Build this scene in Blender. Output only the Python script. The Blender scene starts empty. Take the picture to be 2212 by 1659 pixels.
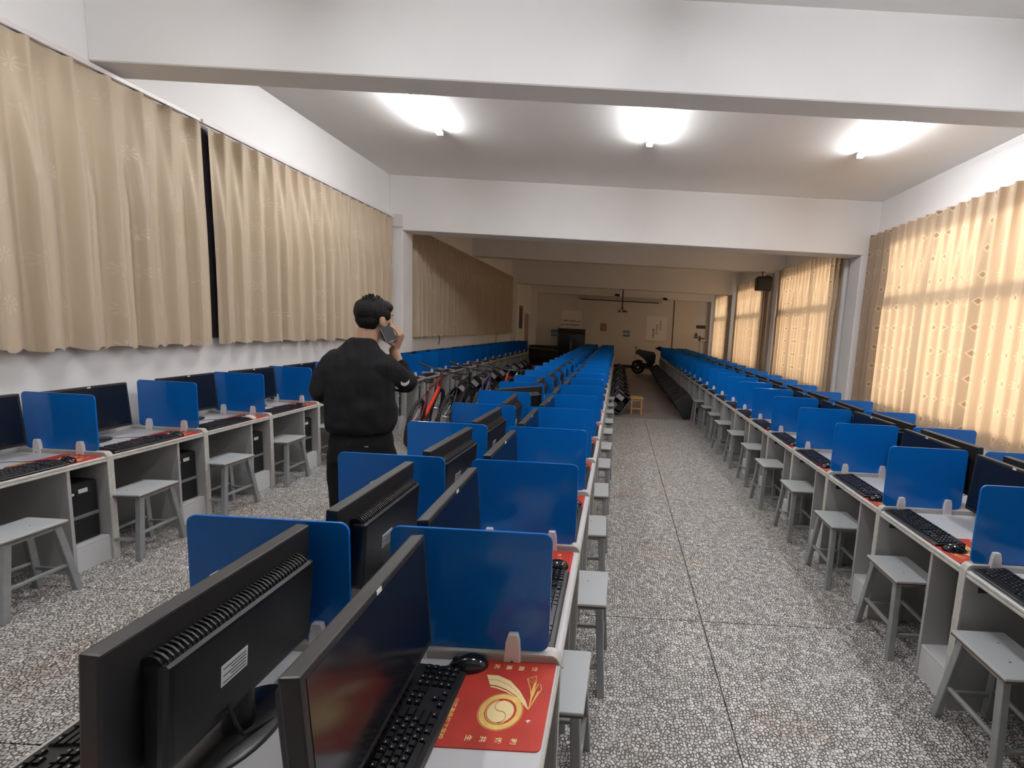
import bpy, bmesh, math, random
from mathutils import Vector, Matrix, noise
random.seed(7)
C = bpy.context.scene.collection
S = bpy.context.scene
PI = math.pi
# ------------------------------------------------------------------ camera
CAM_H = 1.70; FPX = 990.0; ROLL = 0.055; PHI = math.radians(6.7787); PPX = 1330.53
cd = bpy.data.cameras.new('camera'); cam = bpy.data.objects.new('camera', cd); C.objects.link(cam)
cd.sensor_fit = 'HORIZONTAL'; cd.sensor_width = 36.0; cd.lens = FPX / 2212 * 36
cd.shift_x = -(PPX - 1106.0) / 2212; cd.clip_start = 0.02; cd.clip_end = 200
_dn = Vector((0, -math.sin(PHI), -math.cos(PHI))); _fw = Vector((0, math.cos(PHI), -math.sin(PHI)))
_c, _s = math.cos(ROLL), math.sin(ROLL)
_r = Vector((_c, 0, 0)) - _s * _dn; _d = Vector((_s, 0, 0)) + _c * _dn
mw = Matrix((( _r.x, -_d.x, -_fw.x, 0), (_r.y, -_d.y, -_fw.y, 0), (_r.z, -_d.z, -_fw.z, CAM_H), (0, 0, 0, 1)))
cam.matrix_world = mw
S.camera = cam
# ------------------------------------------------------------------ world, exposure
w = bpy.data.worlds.new('World'); S.world = w; w.use_nodes = True
bg = w.node_tree.nodes['Background']; bg.inputs[0].default_value = (1.0, 0.94, 0.88, 1); bg.inputs[1].default_value = 3.4
sd_ = bpy.data.lights.new('sun', 'SUN'); sd_.energy = 7.6; sd_.angle = math.radians(16); sd_.color = (1.0, .86, .72)
sun = bpy.data.objects.new('sun', sd_); C.objects.link(sun); sun.rotation_euler = Vector((-1, .12, -.30)).to_track_quat('-Z', 'Y').to_euler()
S.view_settings.view_transform = 'Standard'; S.view_settings.look = 'None'
S.view_settings.gamma = 1; S.view_settings.use_curve_mapping = False
S.view_settings.exposure = 0.0
try:
    S.cycles.max_bounces = 12; S.cycles.diffuse_bounces = 9; S.cycles.transparent_max_bounces = 8
    S.cycles.caustics_reflective = False; S.cycles.caustics_refractive = False
    S.cycles.sample_clamp_indirect = 6
except Exception: pass
TUBE_E = 140.0
# ------------------------------------------------------------------ materials
MATS = {}
def mat(name, col, rough=0.5, metal=0.0, spec=0.5, emit=None, es=0, coat=0, bump=None, var=None):
    if name in MATS: return MATS[name]
    m = bpy.data.materials.new(name); m.use_nodes = True; nt = m.node_tree; N = nt.nodes; L = nt.links
    p = N['Principled BSDF']; p.inputs['Base Color'].default_value = (*col, 1); p.inputs['Roughness'].default_value = rough
    p.inputs['Metallic'].default_value = metal; p.inputs['Specular IOR Level'].default_value = spec
    p.inputs['Coat Weight'].default_value = coat
    if emit: p.inputs['Emission Color'].default_value = (*emit, 1); p.inputs['Emission Strength'].default_value = es
    tc = N.new('ShaderNodeTexCoord')
    if var:   # (scale, amount) gentle mottling
        nz = N.new('ShaderNodeTexNoise'); nz.inputs['Scale'].default_value = var[0]; nz.inputs['Detail'].default_value = 4
        L.new(tc.outputs['Object'], nz.inputs['Vector'])
        r = N.new('ShaderNodeValToRGB'); a = var[1]
        r.color_ramp.elements[0].position = .3; r.color_ramp.elements[1].position = .7
        r.color_ramp.elements[0].color = (*[x * (1 - a) for x in col], 1); r.color_ramp.elements[1].color = (*[min(1, x * (1 + a)) for x in col], 1)
        L.new(nz.outputs['Fac'], r.inputs[0]); L.new(r.outputs[0], p.inputs['Base Color'])
    if bump:
        nz = N.new('ShaderNodeTexNoise'); nz.inputs['Scale'].default_value = bump[0]; nz.inputs['Detail'].default_value = 3
        L.new(tc.outputs['Object'], nz.inputs['Vector'])
        b = N.new('ShaderNodeBump'); b.inputs['Strength'].default_value = bump[1]; b.inputs['Distance'].default_value = .01
        L.new(nz.outputs['Fac'], b.inputs['Height']); L.new(b.outputs[0], p.inputs['Normal'])
    MATS[name] = m; return m
def terrazzo():
    m = bpy.data.materials.new('terrazzo'); m.use_nodes = True; nt = m.node_tree; N = nt.nodes; L = nt.links
    p = N['Principled BSDF']; g = N.new('ShaderNodeNewGeometry')
    nz = N.new('ShaderNodeTexNoise'); nz.inputs['Scale'].default_value = 22; nz.inputs['Detail'].default_value = 2
    L.new(g.outputs['Position'], nz.inputs['Vector'])
    mx = N.new('ShaderNodeMix'); mx.data_type = 'VECTOR'; mx.inputs['Factor'].default_value = .018
    ad = N.new('ShaderNodeVectorMath'); ad.operation = 'MULTIPLY_ADD'; ad.inputs[1].default_value = (.02, .02, 0)
    L.new(nz.outputs['Color'], ad.inputs[0]); L.new(g.outputs['Position'], ad.inputs[2])
    fl = N.new('ShaderNodeVectorMath'); fl.operation = 'MULTIPLY'; fl.inputs[1].default_value = (1, 1, 0); L.new(ad.outputs[0], fl.inputs[0])
    def vor(feat, sc):
        v = N.new('ShaderNodeTexVoronoi'); v.voronoi_dimensions = '2D'; v.feature = feat; v.inputs['Scale'].default_value = sc; v.inputs['Randomness'].default_value = .9
        L.new(fl.outputs[0], v.inputs['Vector']); return v
    e = vor('DISTANCE_TO_EDGE', 64); c = vor('F1', 64)
    sep = N.new('ShaderNodeSeparateColor'); L.new(c.outputs['Color'], sep.inputs[0])
    # chip size varies: threshold = .05 + .14*rand
    th = N.new('ShaderNodeMath'); th.operation = 'MULTIPLY_ADD'; th.inputs[1].default_value = .20; th.inputs[2].default_value = .03; L.new(sep.outputs[0], th.inputs[0])
    sb = N.new('ShaderNodeMath'); sb.operation = 'SUBTRACT'; L.new(e.outputs['Distance'], sb.inputs[0]); L.new(th.outputs[0], sb.inputs[1])
    mr = N.new('ShaderNodeMapRange'); mr.inputs['From Min'].default_value = 0; mr.inputs['From Max'].default_value = .05; L.new(sb.outputs[0], mr.inputs['Value'])
    chip = N.new('ShaderNodeValToRGB'); chip.color_ramp.elements[0].color = (.44, .41, .375, 1); chip.color_ramp.elements[1].color = (.82, .80, .765, 1)
    L.new(sep.outputs[1], chip.inputs[0])
    big = N.new('ShaderNodeTexNoise'); big.inputs['Scale'].default_value = 1.7; big.inputs['Detail'].default_value = 5; big.inputs['Roughness'].default_value = .6; L.new(g.outputs['Position'], big.inputs['Vector'])
    st = N.new('ShaderNodeMapRange'); st.inputs['From Min'].default_value = .55; st.inputs['From Max'].default_value = .72; st.inputs['To Max'].default_value = .55; L.new(big.outputs['Fac'], st.inputs['Value'])
    mixc = N.new('ShaderNodeMix'); mixc.data_type = 'RGBA'; mixc.inputs['A'].default_value = (.105, .095, .088, 1); L.new(mr.outputs[0], mixc.inputs['Factor']); L.new(chip.outputs[0], mixc.inputs['B'])
    tint = N.new('ShaderNodeMix'); tint.data_type = 'RGBA'; tint.blend_type = 'MULTIPLY'; tint.inputs['B'].default_value = (.75, .60, .44, 1)
    L.new(st.outputs[0], tint.inputs['Factor']); L.new(mixc.outputs['Result'], tint.inputs['A'])
    L.new(tint.outputs['Result'], p.inputs['Base Color']); p.inputs['Roughness'].default_value = .45; p.inputs['Specular IOR Level'].default_value = .35
    return m
def cloth(name, base, motif, trans):
    m = bpy.data.materials.new(name); m.use_nodes = True; nt = m.node_tree; N = nt.nodes; L = nt.links
    p = N['Principled BSDF']; out = N['Material Output']; uv = N.new('ShaderNodeUVMap')
    s = N.new('ShaderNodeSeparateXYZ'); L.new(uv.outputs[0], s.inputs[0])
    def M(op, a, b=None, c=None):
        n = N.new('ShaderNodeMath'); n.operation = op
        for i, x in enumerate((a, b, c)):
            if x is None: continue
            if isinstance(x, (int, float)): n.inputs[i].default_value = x
            else: L.new(x, n.inputs[i])
        return n.outputs[0]
    CU, CV = .24, .30
    u = M('DIVIDE', s.outputs[0], CU); v = M('DIVIDE', s.outputs[1], CV)
    col = M('FLOOR', u)
    fu = M('MULTIPLY', M('SUBTRACT', M('FRACT', u), .5), CU)
    vv = M('ADD', v, M('MULTIPLY', M('MODULO', col, 2.0), .0))
    fv = M('MULTIPLY', M('SUBTRACT', M('FRACT', vv), .5), CV)
    d = M('ADD', M('ABSOLUTE', fu), M('ABSOLUTE', fv))
    ring = M('MULTIPLY', M('GREATER_THAN', d, .034), M('LESS_THAN', d, .056))
    inner = M('LESS_THAN', d, .034)
    rr = M('POWER', M('ADD', M('MULTIPLY', fu, fu), M('MULTIPLY', fv, fv)), .5)
    an = M('ARCTAN2', fu, fv)
    star = M('MULTIPLY', M('GREATER_THAN', M('COSINE', M('MULTIPLY', an, 8.0)), .35), M('MULTIPLY', M('LESS_THAN', rr, .058), M('GREATER_THAN', rr, .012)))
    if not trans:
        isstar0 = M('ADD', 1.0, 0.0)
    isstar = isstar0 if not trans else M('GREATER_THAN', M('MODULO', M('ABSOLUTE', col), 4.0), 2.5)
    notstar = M('SUBTRACT', 1.0, isstar)
    lightm = M('ADD', M('MULTIPLY', ring, notstar), M('MULTIPLY', star, isstar))
    darkm = M('MULTIPLY', inner, notstar)
    mix = N.new('ShaderNodeMix'); mix.data_type = 'RGBA'; mix.inputs['A'].default_value = (*base, 1); mix.inputs['B'].default_value = (*motif, 1)
    if not trans:
        n3 = N.new('ShaderNodeTexNoise'); n3.inputs['Scale'].default_value = 2.6; L.new(uv.outputs[0], n3.inputs['Vector'])
        m3 = N.new('ShaderNodeMapRange'); m3.inputs['From Min'].default_value = .45; m3.inputs['From Max'].default_value = .62; m3.inputs['To Max'].default_value = .32; L.new(n3.outputs['Fac'], m3.inputs['Value'])
        L.new(M('MULTIPLY', lightm, m3.outputs[0]), mix.inputs['Factor'])
    else: L.new(M('MULTIPLY', lightm, .6), mix.inputs['Factor'])
    mix2 = N.new('ShaderNodeMix'); mix2.data_type = 'RGBA'; mix2.blend_type = 'MULTIPLY'; mix2.inputs['B'].default_value = (.75, .70, .64, 1) if trans else (.96, .95, .93, 1)
    L.new(darkm, mix2.inputs['Factor']); L.new(mix.outputs['Result'], mix2.inputs['A'])
    nz = N.new('ShaderNodeTexNoise'); nz.inputs['Scale'].default_value = 90; L.new(uv.outputs[0], nz.inputs['Vector'])
    mp = N.new('ShaderNodeMapping'); mp.inputs['Scale'].default_value = (1, .25, 1); L.new(uv.outputs[0], mp.inputs[0]); L.new(mp.outputs[0], nz.inputs['Vector'])
    bp = N.new('ShaderNodeBump'); bp.inputs['Strength'].default_value = .12; bp.inputs['Distance'].default_value = .004; L.new(nz.outputs['Fac'], bp.inputs['Height'])
    L.new(mix2.outputs['Result'], p.inputs['Base Color']); p.inputs['Roughness'].default_value = .62 if not trans else .8
    p.inputs['Sheen Weight'].default_value = .12; L.new(bp.outputs[0], p.inputs['Normal'])
    L.new(M('SUBTRACT', .62, M('MULTIPLY', lightm, .22)), p.inputs['Roughness'])
    if trans:
        t = N.new('ShaderNodeBsdfTranslucent'); tm = N.new('ShaderNodeMix'); tm.data_type = 'RGBA'; tm.blend_type = 'MULTIPLY'; tm.inputs['Factor'].default_value = 1; tm.inputs['B'].default_value = (1.12, .98, .84, 1)
        L.new(mix2.outputs['Result'], tm.inputs['A']); L.new(tm.outputs['Result'], t.inputs['Color'])
        ms = N.new('ShaderNodeMixShader'); ms.inputs[0].default_value = trans
        L.new(p.outputs[0], ms.inputs[1]); L.new(t.outputs[0], ms.inputs[2]); L.new(ms.outputs[0], out.inputs['Surface'])
    MATS[name] = m; return m
def glassmat():
    m = bpy.data.materials.new('window_glass'); m.use_nodes = True; nt = m.node_tree; N = nt.nodes; L = nt.links
    N.remove(N['Principled BSDF']); t = N.new('ShaderNodeBsdfTransparent'); t.inputs[0].default_value = (.96, .97, .96, 1)
    g = N.new('ShaderNodeBsdfGlossy'); g.inputs['Roughness'].default_value = .02
    ms = N.new('ShaderNodeMixShader'); ms.inputs[0].default_value = .07
    L.new(t.outputs[0], ms.inputs[1]); L.new(g.outputs[0], ms.inputs[2]); L.new(ms.outputs[0], N['Material Output'].inputs['Surface'])
    return m
white_wall = mat('white_paint', (.85, .84, .83), .75, var=(1.3, .02), bump=(14, .04))
ceil_paint = mat('ceiling_paint', (.85, .84, .825), .8, var=(.8, .02))
TER = terrazzo()
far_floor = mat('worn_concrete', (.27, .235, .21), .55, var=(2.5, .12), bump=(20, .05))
joint_m = mat('joint_dark', (.075, .064, .056), .8)
strip_m = mat('strip_metal', (.33, .38, .38), .35, metal=.4)
desk_g = mat('grey_laminate', (.40, .395, .385), .42, var=(3, .03))
desk_top_m = mat('pale_laminate', (.62, .615, .625), .3, var=(2, .02))
edge_m = mat('beige_edging', (.55, .525, .48), .5, var=(30, .10))
blue_m = mat('blue_acrylic', (.003, .125, .46), .12, spec=.5)
clamp_m = mat('white_plastic', (.78, .74, .74), .35)
screw_m = mat('screw_steel', (.3, .3, .3), .3, metal=.9)
blk = mat('black_plastic', (.008, .008, .009), .36, var=(60, .15), bump=(400, .03))
blk_soft = mat('grey_black_bezel', (.019, .018, .018), .42)
screen_m = mat('dark_screen', (.008, .009, .012), .16, spec=.6)
key_m = mat('key_black', (.010, .010, .012), .33)
kprint = mat('key_legend', (.55, .55, .55), .5)
mouse_m = mat('glossy_black', (.006, .006, .007), .12, spec=.6)
mouse_w = mat('white_mouse_plastic', (.72, .69, .62), .25)
sticker = mat('paper_sticker', (.70, .69, .68), .5)
stick_ink = mat('sticker_ink', (.12, .12, .13), .5)
pad_m = mat('red_pad', (.46, .036, .020), .55, var=(9, .2))
gold_m = mat('gold_print', (.80, .55, .16), .42, var=(40, .12))
gold2_m = mat('pale_gold_print', (.85, .68, .34), .42)
seat_m = mat('stool_board', (.50, .52, .53), .38, var=(6, .03))
brown_edge = mat('stool_board_edge', (.13, .085, .05), .7)
steel_m = mat('grey_painted_steel', (.30, .31, .315), .38, metal=.25, var=(12, .12))
curt_m = cloth('beige_curtain_cloth', (.50, .405, .29), (.74, .68, .57), 0)
curt_t = cloth('backlit_curtain_cloth', (.52, .43, .33), (.78, .66, .50), .5)
glass_m = glassmat()
alu = mat('window_alloy', (.42, .43, .44), .4, metal=.3)
dark_void = mat('dim_corridor_glass', (.045, .04, .045), .15)
pipe_m = mat('white_pipe', (.66, .66, .66), .35)
tube_m = mat('tube_glow', (1, 1, 1), .3, emit=(.97, .975, 1.0), es=TUBE_E)
cord_m = mat('black_cord', (.012, .012, .012), .5)
skin_m = mat('skin', (.46, .27, .18), .5, var=(12, .08))
hair_m = mat('black_hair', (.006, .0055, .005), .7, spec=.2, bump=(160, .25))
sweat_m = mat('black_knit', (.014, .014, .015), .95, spec=.15, bump=(300, .15))
trou_m = mat('black_trousers', (.008, .008, .009), .9, spec=.2)
wood_m = mat('pale_wood', (.50, .28, .11), .5, var=(18, .15))
tire_m = mat('tyre_rubber', (.015, .015, .016), .8)
chrome = mat('bright_metal', (.6, .6, .62), .25, metal=.9)
red_p = mat('red_orange_paint', (.75, .05, .02), .3, coat=.5)
darkred_p = mat('dark_red_paint', (.35, .02, .02), .3, coat=.5)
purp_p = mat('purple_grey_paint', (.10, .08, .17), .3, coat=.5)
grey_part = mat('grey_component', (.16, .17, .18), .55, var=(20, .15))
grey_lt = mat('pale_grey_component', (.40, .41, .43), .5)
case_m = mat('case_black', (.007, .007, .008), .5, spec=.3)
teal_p = mat('dark_teal_paint', (.008, .022, .025), .28, coat=.6)
paper_m = mat('poster_paper', (.90, .87, .84), .5)
ink_m = mat('poster_ink', (.05, .045, .04), .7)
blue_sign = mat('blue_sign_face', (.03, .16, .32), .4)
# ------------------------------------------------------------------ mesh helpers
class B:
    def __init__(s): s.v = []; s.f = []; s.uv = None
    def add(s, vs, fs, M=None):
        o = len(s.v)
        s.v += [tuple(M @ Vector(p)) if M else tuple(p) for p in vs]
        s.f += [tuple(o + i for i in f) for f in fs]; return s
    def box(s, x0, x1, y0, y1, z0, z1, M=None):
        return s.add([(x0,y0,z0),(x1,y0,z0),(x1,y1,z0),(x0,y1,z0),(x0,y0,z1),(x1,y0,z1),(x1,y1,z1),(x0,y1,z1)],
                     [(0,3,2,1),(4,5,6,7),(0,1,5,4),(1,2,6,5),(2,3,7,6),(3,0,4,7)], M)
    def cyl(s, p, q, r0, r1=None, n=10, M=None, cap=True):
        r1 = r0 if r1 is None else r1; p = Vector(p); q = Vector(q); d = (q - p).normalized()
        a = d.orthogonal().normalized(); b = d.cross(a); vs = []
        for c, r in ((p, r0), (q, r1)):
            for i in range(n):
                t = 2 * PI * i / n; vs.append(c + a * math.cos(t) * r + b * math.sin(t) * r)
        fs = [(i, (i + 1) % n, n + (i + 1) % n, n + i) for i in range(n)]
        if cap: fs += [tuple(range(n - 1, -1, -1)), tuple(range(n, 2 * n))]
        return s.add(vs, fs, M)
    def bar(s, p, q, w, M=None):    # square tube, kept upright
        p = Vector(p); q = Vector(q); h = w / 2
        vs = [(c.x + dx, c.y + dy, c.z) for c in (p, q) for dx, dy in ((-h,-h),(h,-h),(h,h),(-h,h))]
        if abs((q - p).normalized().z) < .5:
            d = (q - p).normalized(); a = d.cross(Vector((0, 0, 1))).normalized() * h; b = Vector((0, 0, h))
            vs = [c + a * i + b * j for c in (p, q) for i, j in ((-1,-1),(1,-1),(1,1),(-1,1))]
        return s.add(vs, [(0,1,5,4),(1,2,6,5),(2,3,7,6),(3,0,4,7),(3,2,1,0),(4,5,6,7)], M)
    def tube(s, pts, r, n=6, M=None, closed=False):
        pts = [Vector(p) for p in pts]; N = len(pts); vs = []; prev = None
        for i, p in enumerate(pts):
            if closed: d = pts[(i + 1) % N] - pts[i - 1]
            else: d = pts[min(i + 1, N - 1)] - pts[max(i - 1, 0)]
            d.normalize()
            a = d.orthogonal().normalized() if prev is None else (prev - d * prev.dot(d)).normalized()
            prev = a; b = d.cross(a)
            rr = r[i] if isinstance(r, (list, tuple)) else r
            for k in range(n):
                t = 2 * PI * k / n; vs.append(p + a * math.cos(t) * rr + b * math.sin(t) * rr)
        fs = []
        for i in range(N if closed else N - 1):
            for k in range(n):
                j = (i + 1) % N
                fs.append((i * n + k, i * n + (k + 1) % n, j * n + (k + 1) % n, j * n + k))
        if not closed: fs += [tuple(range(n - 1, -1, -1)), tuple(range((N - 1) * n, N * n))]
        return s.add(vs, fs, M)
    def prism(s, poly, a0, a1, axis='y', M=None):
        n = len(poly)
        if axis == 'y': vs = [(x, a0, z) for x, z in poly] + [(x, a1, z) for x, z in poly]
        elif axis == 'x': vs = [(a0, y, z) for y, z in poly] + [(a1, y, z) for y, z in poly]
        else: vs = [(x, y, a0) for x, y in poly] + [(x, y, a1) for x, y in poly]
        fs = [tuple(range(n)), tuple(range(2 * n - 1, n - 1, -1))] + [(i, n + i, n + (i + 1) % n, (i + 1) % n) for i in range(n)]
        return s.add(vs, fs, M)
    def lathe(s, prof, n=16, c=(0, 0, 0), M=None):
        vs = [(c[0] + r * math.cos(2*PI*k/n), c[1] + r * math.sin(2*PI*k/n), c[2] + z) for r, z in prof for k in range(n)]
        fs = [(i*n+k, i*n+(k+1)%n, (i+1)*n+(k+1)%n, (i+1)*n+k) for i in range(len(prof)-1) for k in range(n)]
        return s.add(vs, fs, M)
    def ell(s, c, r, M=None, nu=16, nv=10):
        vs = []; c = Vector(c)
        R = M if M else Matrix.Identity(3)
        for j in range(nv + 1):
            th = PI * j / nv
            for i in range(nu):
                a = 2 * PI * i / nu
                vs.append(c + R @ Vector((r[0]*math.sin(th)*math.cos(a), r[1]*math.sin(th)*math.sin(a), r[2]*math.cos(th))))
        fs = [(j*nu+i, j*nu+(i+1)%nu, (j+1)*nu+(i+1)%nu, (j+1)*nu+i) for j in range(nv) for i in range(nu)]
        return s.add(vs, fs)
    def mesh(s, name, m=None, smooth=False, bevel=0, seg=1, mats=None):
        me = bpy.data.meshes.new(name); me.from_pydata(s.v, [], s.f)
        bm = bmesh.new(); bm.from_mesh(me)
        bmesh.ops.remove_doubles(bm, verts=bm.verts, dist=1e-5)
        bmesh.ops.recalc_face_normals(bm, faces=bm.faces)
        if bevel:
            es = [e for e in bm.edges if len(e.link_faces) == 2 and e.calc_face_angle(0) > .6]
            bmesh.ops.bevel(bm, geom=es, offset=bevel, segments=seg, affect='EDGES', profile=.6, clamp_overlap=True)
        bm.to_mesh(me); bm.free()
        if smooth:
            for p in me.polygons: p.use_smooth = True
            me.set_sharp_from_angle(angle=math.radians(40))
        if m: me.materials.append(m)
        return me
def rrect(x0, x1, z0, z1, r, n=5):
    pts = []
    for cx, cz, a in ((x1-r, z1-r, 0), (x0+r, z1-r, 90), (x0+r, z0+r, 180), (x1-r, z0+r, 270)):
        for i in range(n + 1):
            t = math.radians(a + 90 * i / n); pts.append((cx + r*math.cos(t), cz + r*math.sin(t)))
    return pts
def ob(name, me, parent=None, kind=None):
    o = bpy.data.objects.new(name, me); C.objects.link(o)
    if parent: o.parent = parent
    if kind: o['kind'] = kind
    return o
def tag(o, label, cat, group=None):
    o['label'] = label; o['category'] = cat
    if group: o['group'] = group
    return o
def thing(name, label, cat, loc=(0, 0, 0), rz=0, group=None):
    o = bpy.data.objects.new(name, None); C.objects.link(o); o.empty_display_size = .1
    o.location = loc; o.rotation_euler = (0, 0, rz); tag(o, label, cat, group); return o
def dup(src, loc, rz, label, group=None):
    r = src.copy(); C.objects.link(r); r.location = loc; r.rotation_euler = (0, 0, rz); r['label'] = label
    if group: r['group'] = group
    for ch in KIDS.get(src, []):
        c = ch.copy(); C.objects.link(c); c.parent = r
        for g in KIDS.get(ch, []):
            d = g.copy(); C.objects.link(d); d.parent = c
    return r
KIDS = {}
def part(name, me, parent, label=None, kind=None):
    o = ob(name, me, parent, kind); KIDS.setdefault(parent, []).append(o)
    if label: o['label'] = label
    return o
def text_mesh(body, size, m, thick=0.0004, name='lettering', bold=0):
    c = bpy.data.curves.new(name, 'FONT'); c.body = body; c.size = size; c.align_x = 'CENTER'; c.align_y = 'CENTER'; c.extrude = thick; c.offset = bold * size; c.resolution_u = 2
    t = bpy.data.objects.new(name, c); C.objects.link(t)
    me = bpy.data.meshes.new_from_object(t.evaluated_get(bpy.context.evaluated_depsgraph_get()))
    bpy.data.objects.remove(t); me.materials.clear(); me.materials.append(m); me.name = name
    return me
ORD = ['first','second','third','fourth','fifth','sixth','seventh','eighth','ninth','tenth','eleventh','twelfth','thirteenth','fourteenth','fifteenth','sixteenth','seventeenth','eighteenth','nineteenth','twentieth','twenty-first','twenty-second','twenty-third','twenty-fourth','twenty-fifth','twenty-sixth']
# ------------------------------------------------------------------ room shell
XL, XR, ZC, YB, YF = -3.94, 4.25, 4.04, 20.8, -3.2
def struct(name, b, m, **k):
    return ob(name, b.mesh(name, m, **k), kind='structure')
LIP = 8.78
fl = struct('floor', B().box(XL-.2, XR+.2, YF, LIP, -.12, -.012), joint_m)
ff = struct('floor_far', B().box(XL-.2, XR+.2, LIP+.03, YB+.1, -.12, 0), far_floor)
struct('trim_1', B().box(XL, XR, LIP, LIP+.03, -.012, .006), strip_m, bevel=.002)
xs = [XL] + [x for x in (-3.60, -2.555, -1.507, -.458, .59, 1.638, 2.686, 3.734)] + [XR]
ys = [YF] + [2.553 + .985*k for k in range(-5, 7)] + [LIP]
_tc = {}
for i in range(len(xs)-1):
    for j in range(len(ys)-1):
        dx, dy = round(xs[i+1]-xs[i], 3), round(ys[j+1]-ys[j], 3)
        if dx < .05 or dy < .05: continue
        if (dx, dy) not in _tc:
            g = .003; _tc[(dx, dy)] = B().box(g, dx-g, g, dy-g, -.012, 0).mesh('floor_slab', TER, bevel=.001)
        o = ob('floor_slab', _tc[(dx, dy)], fl); o.location = (xs[i], ys[j], 0)
struct('ceiling', B().box(XL-.3, XR+.3, YF-.1, YB+.3, ZC, ZC+.15), ceil_paint)
struct('wall_left', B().box(XL-.25, XL, YF, YB+.1, 0, ZC), white_wall)
struct('wall_back', B().box(XL-.25, XR+.3, YB, YB+.25, -.1, ZC), mat('dull_wall_paint', (.76, .73, .70), .75, var=(1.3, .02)))
struct('wall_front', B().box(XL-.25, XR+.3, YF-.2, YF, -.1, ZC), white_wall)
# right wall with window openings
SILL, HEAD = .82, 3.36
wins = [(4.35, 7.3), (9.1, 11.95), (13.55, 16.35), (17.8, 20.0)]
b = B(); b.box(XR, XR+.24, YF, YB+.1, 0, SILL).box(XR, XR+.24, YF, YB+.1, HEAD, ZC)
yy = YF
for a, c in wins: b.box(XR, XR+.24, yy, a, SILL, HEAD); yy = c
b.box(XR, XR+.24, yy, YB+.1, SILL, HEAD)
struct('wall_right', b, white_wall)
for k, (a, c) in enumerate(wins):
    b = B(); f = .05; x0, x1 = XR+.10, XR+.16
    b.box(x0, x1, a, a+f, SILL, HEAD).box(x0, x1, c-f, c, SILL, HEAD).box(x0, x1, a, c, SILL, SILL+f).box(x0, x1, a, c, HEAD-f, HEAD)
    b.box(x0-.02, x1+.02, a, c, 2.36, 2.50)
    n = 3; ps = [a + (c-a)*i/n for i in range(n+1)]
    for p in ps[1:-1]: b.box(x0, x1, p-.03, p+.03, SILL, HEAD)
    wo = struct('window_%d' % (k+1), b, alu)
    for i in range(n):
        for z0, z1 in ((SILL+.04, 2.37), (2.49, HEAD-.04)):
            part('pane', B().box(x0+.025, x0+.031, ps[i]+.03, ps[i+1]-.03, z0, z1).mesh('pane', glass_m), wo)
# beams and columns
def beam(n, y, t, z):
    struct('trim_%d' % n, B().box(XL, XR, y, y+t, z, ZC), white_wall, bevel=.008)
for n, (y, t, z) in enumerate([(3.54, .25, 3.42), (7.92, .38, 3.16), (12.28, .25, 3.40), (16.75, .38, 3.15), (20.45, .36, 3.13), (-.86, .38, 3.16)]):
    beam(n+2, y, t, z)
n = 8
for y, t in ((7.92, .38), (12.28, .25), (16.75, .38), (20.45, .36), (-.86, .38)):
    z = 3.16 if t > .3 else 3.40
    struct('trim_%d' % n, B().box(XL, XL+(.22 if t > .3 else .03), y, y+t, 0, z), white_wall, bevel=.008); n += 1
    struct('trim_%d' % n, B().box(XR-.25, XR, y, y+t, 0, z), white_wall, bevel=.008); n += 1
struct('baseboard_back', B().box(XL, XR, YB-.03, YB, 0, .13), mat('dark_skirting', (.02, .018, .018), .6))
# dark window strip behind the left curtains (seen through their gap)
wl = struct('window_5', B().box(XL, XL+.015, 1.8, 7.4, 1.40, 3.33), alu)
part('pane', B().box(XL+.015, XL+.02, 1.81, 7.39, 1.41, 3.32).mesh('pane', dark_void), wl)
# ------------------------------------------------------------------ ceiling lights
def light_fitting(x, y, label):
    t = thing('ceiling_light', label, 'ceiling light', (x, y, ZC), 0, 'twin tube ceiling lights')
    part('batten', B().box(-.03, .03, -.61, .61, -.035, 0).mesh('batten', pipe_m, bevel=.005), t)
    for sx in (-.024, .024):
        part('tube', B().cyl((sx, -.575, -.062), (sx, .575, -.062), .014, n=8).mesh('tube', tube_m, smooth=True), t)
    for sy in (-.60, .60):
        part('socket', B().box(-.036, .036, sy-.018, sy+.018, -.085, -.03).mesh('socket', pipe_m, bevel=.004), t)
for nm, x in (('left', -2.34), ('middle', .25), ('right', 2.85)):
    light_fitting(x, 5.38, 'lit twin tube light on the ceiling behind the nearest beam, %s one' % nm)
    light_fitting(x, 1.75, 'lit twin tube light above the camera bay, %s one' % nm)
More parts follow.
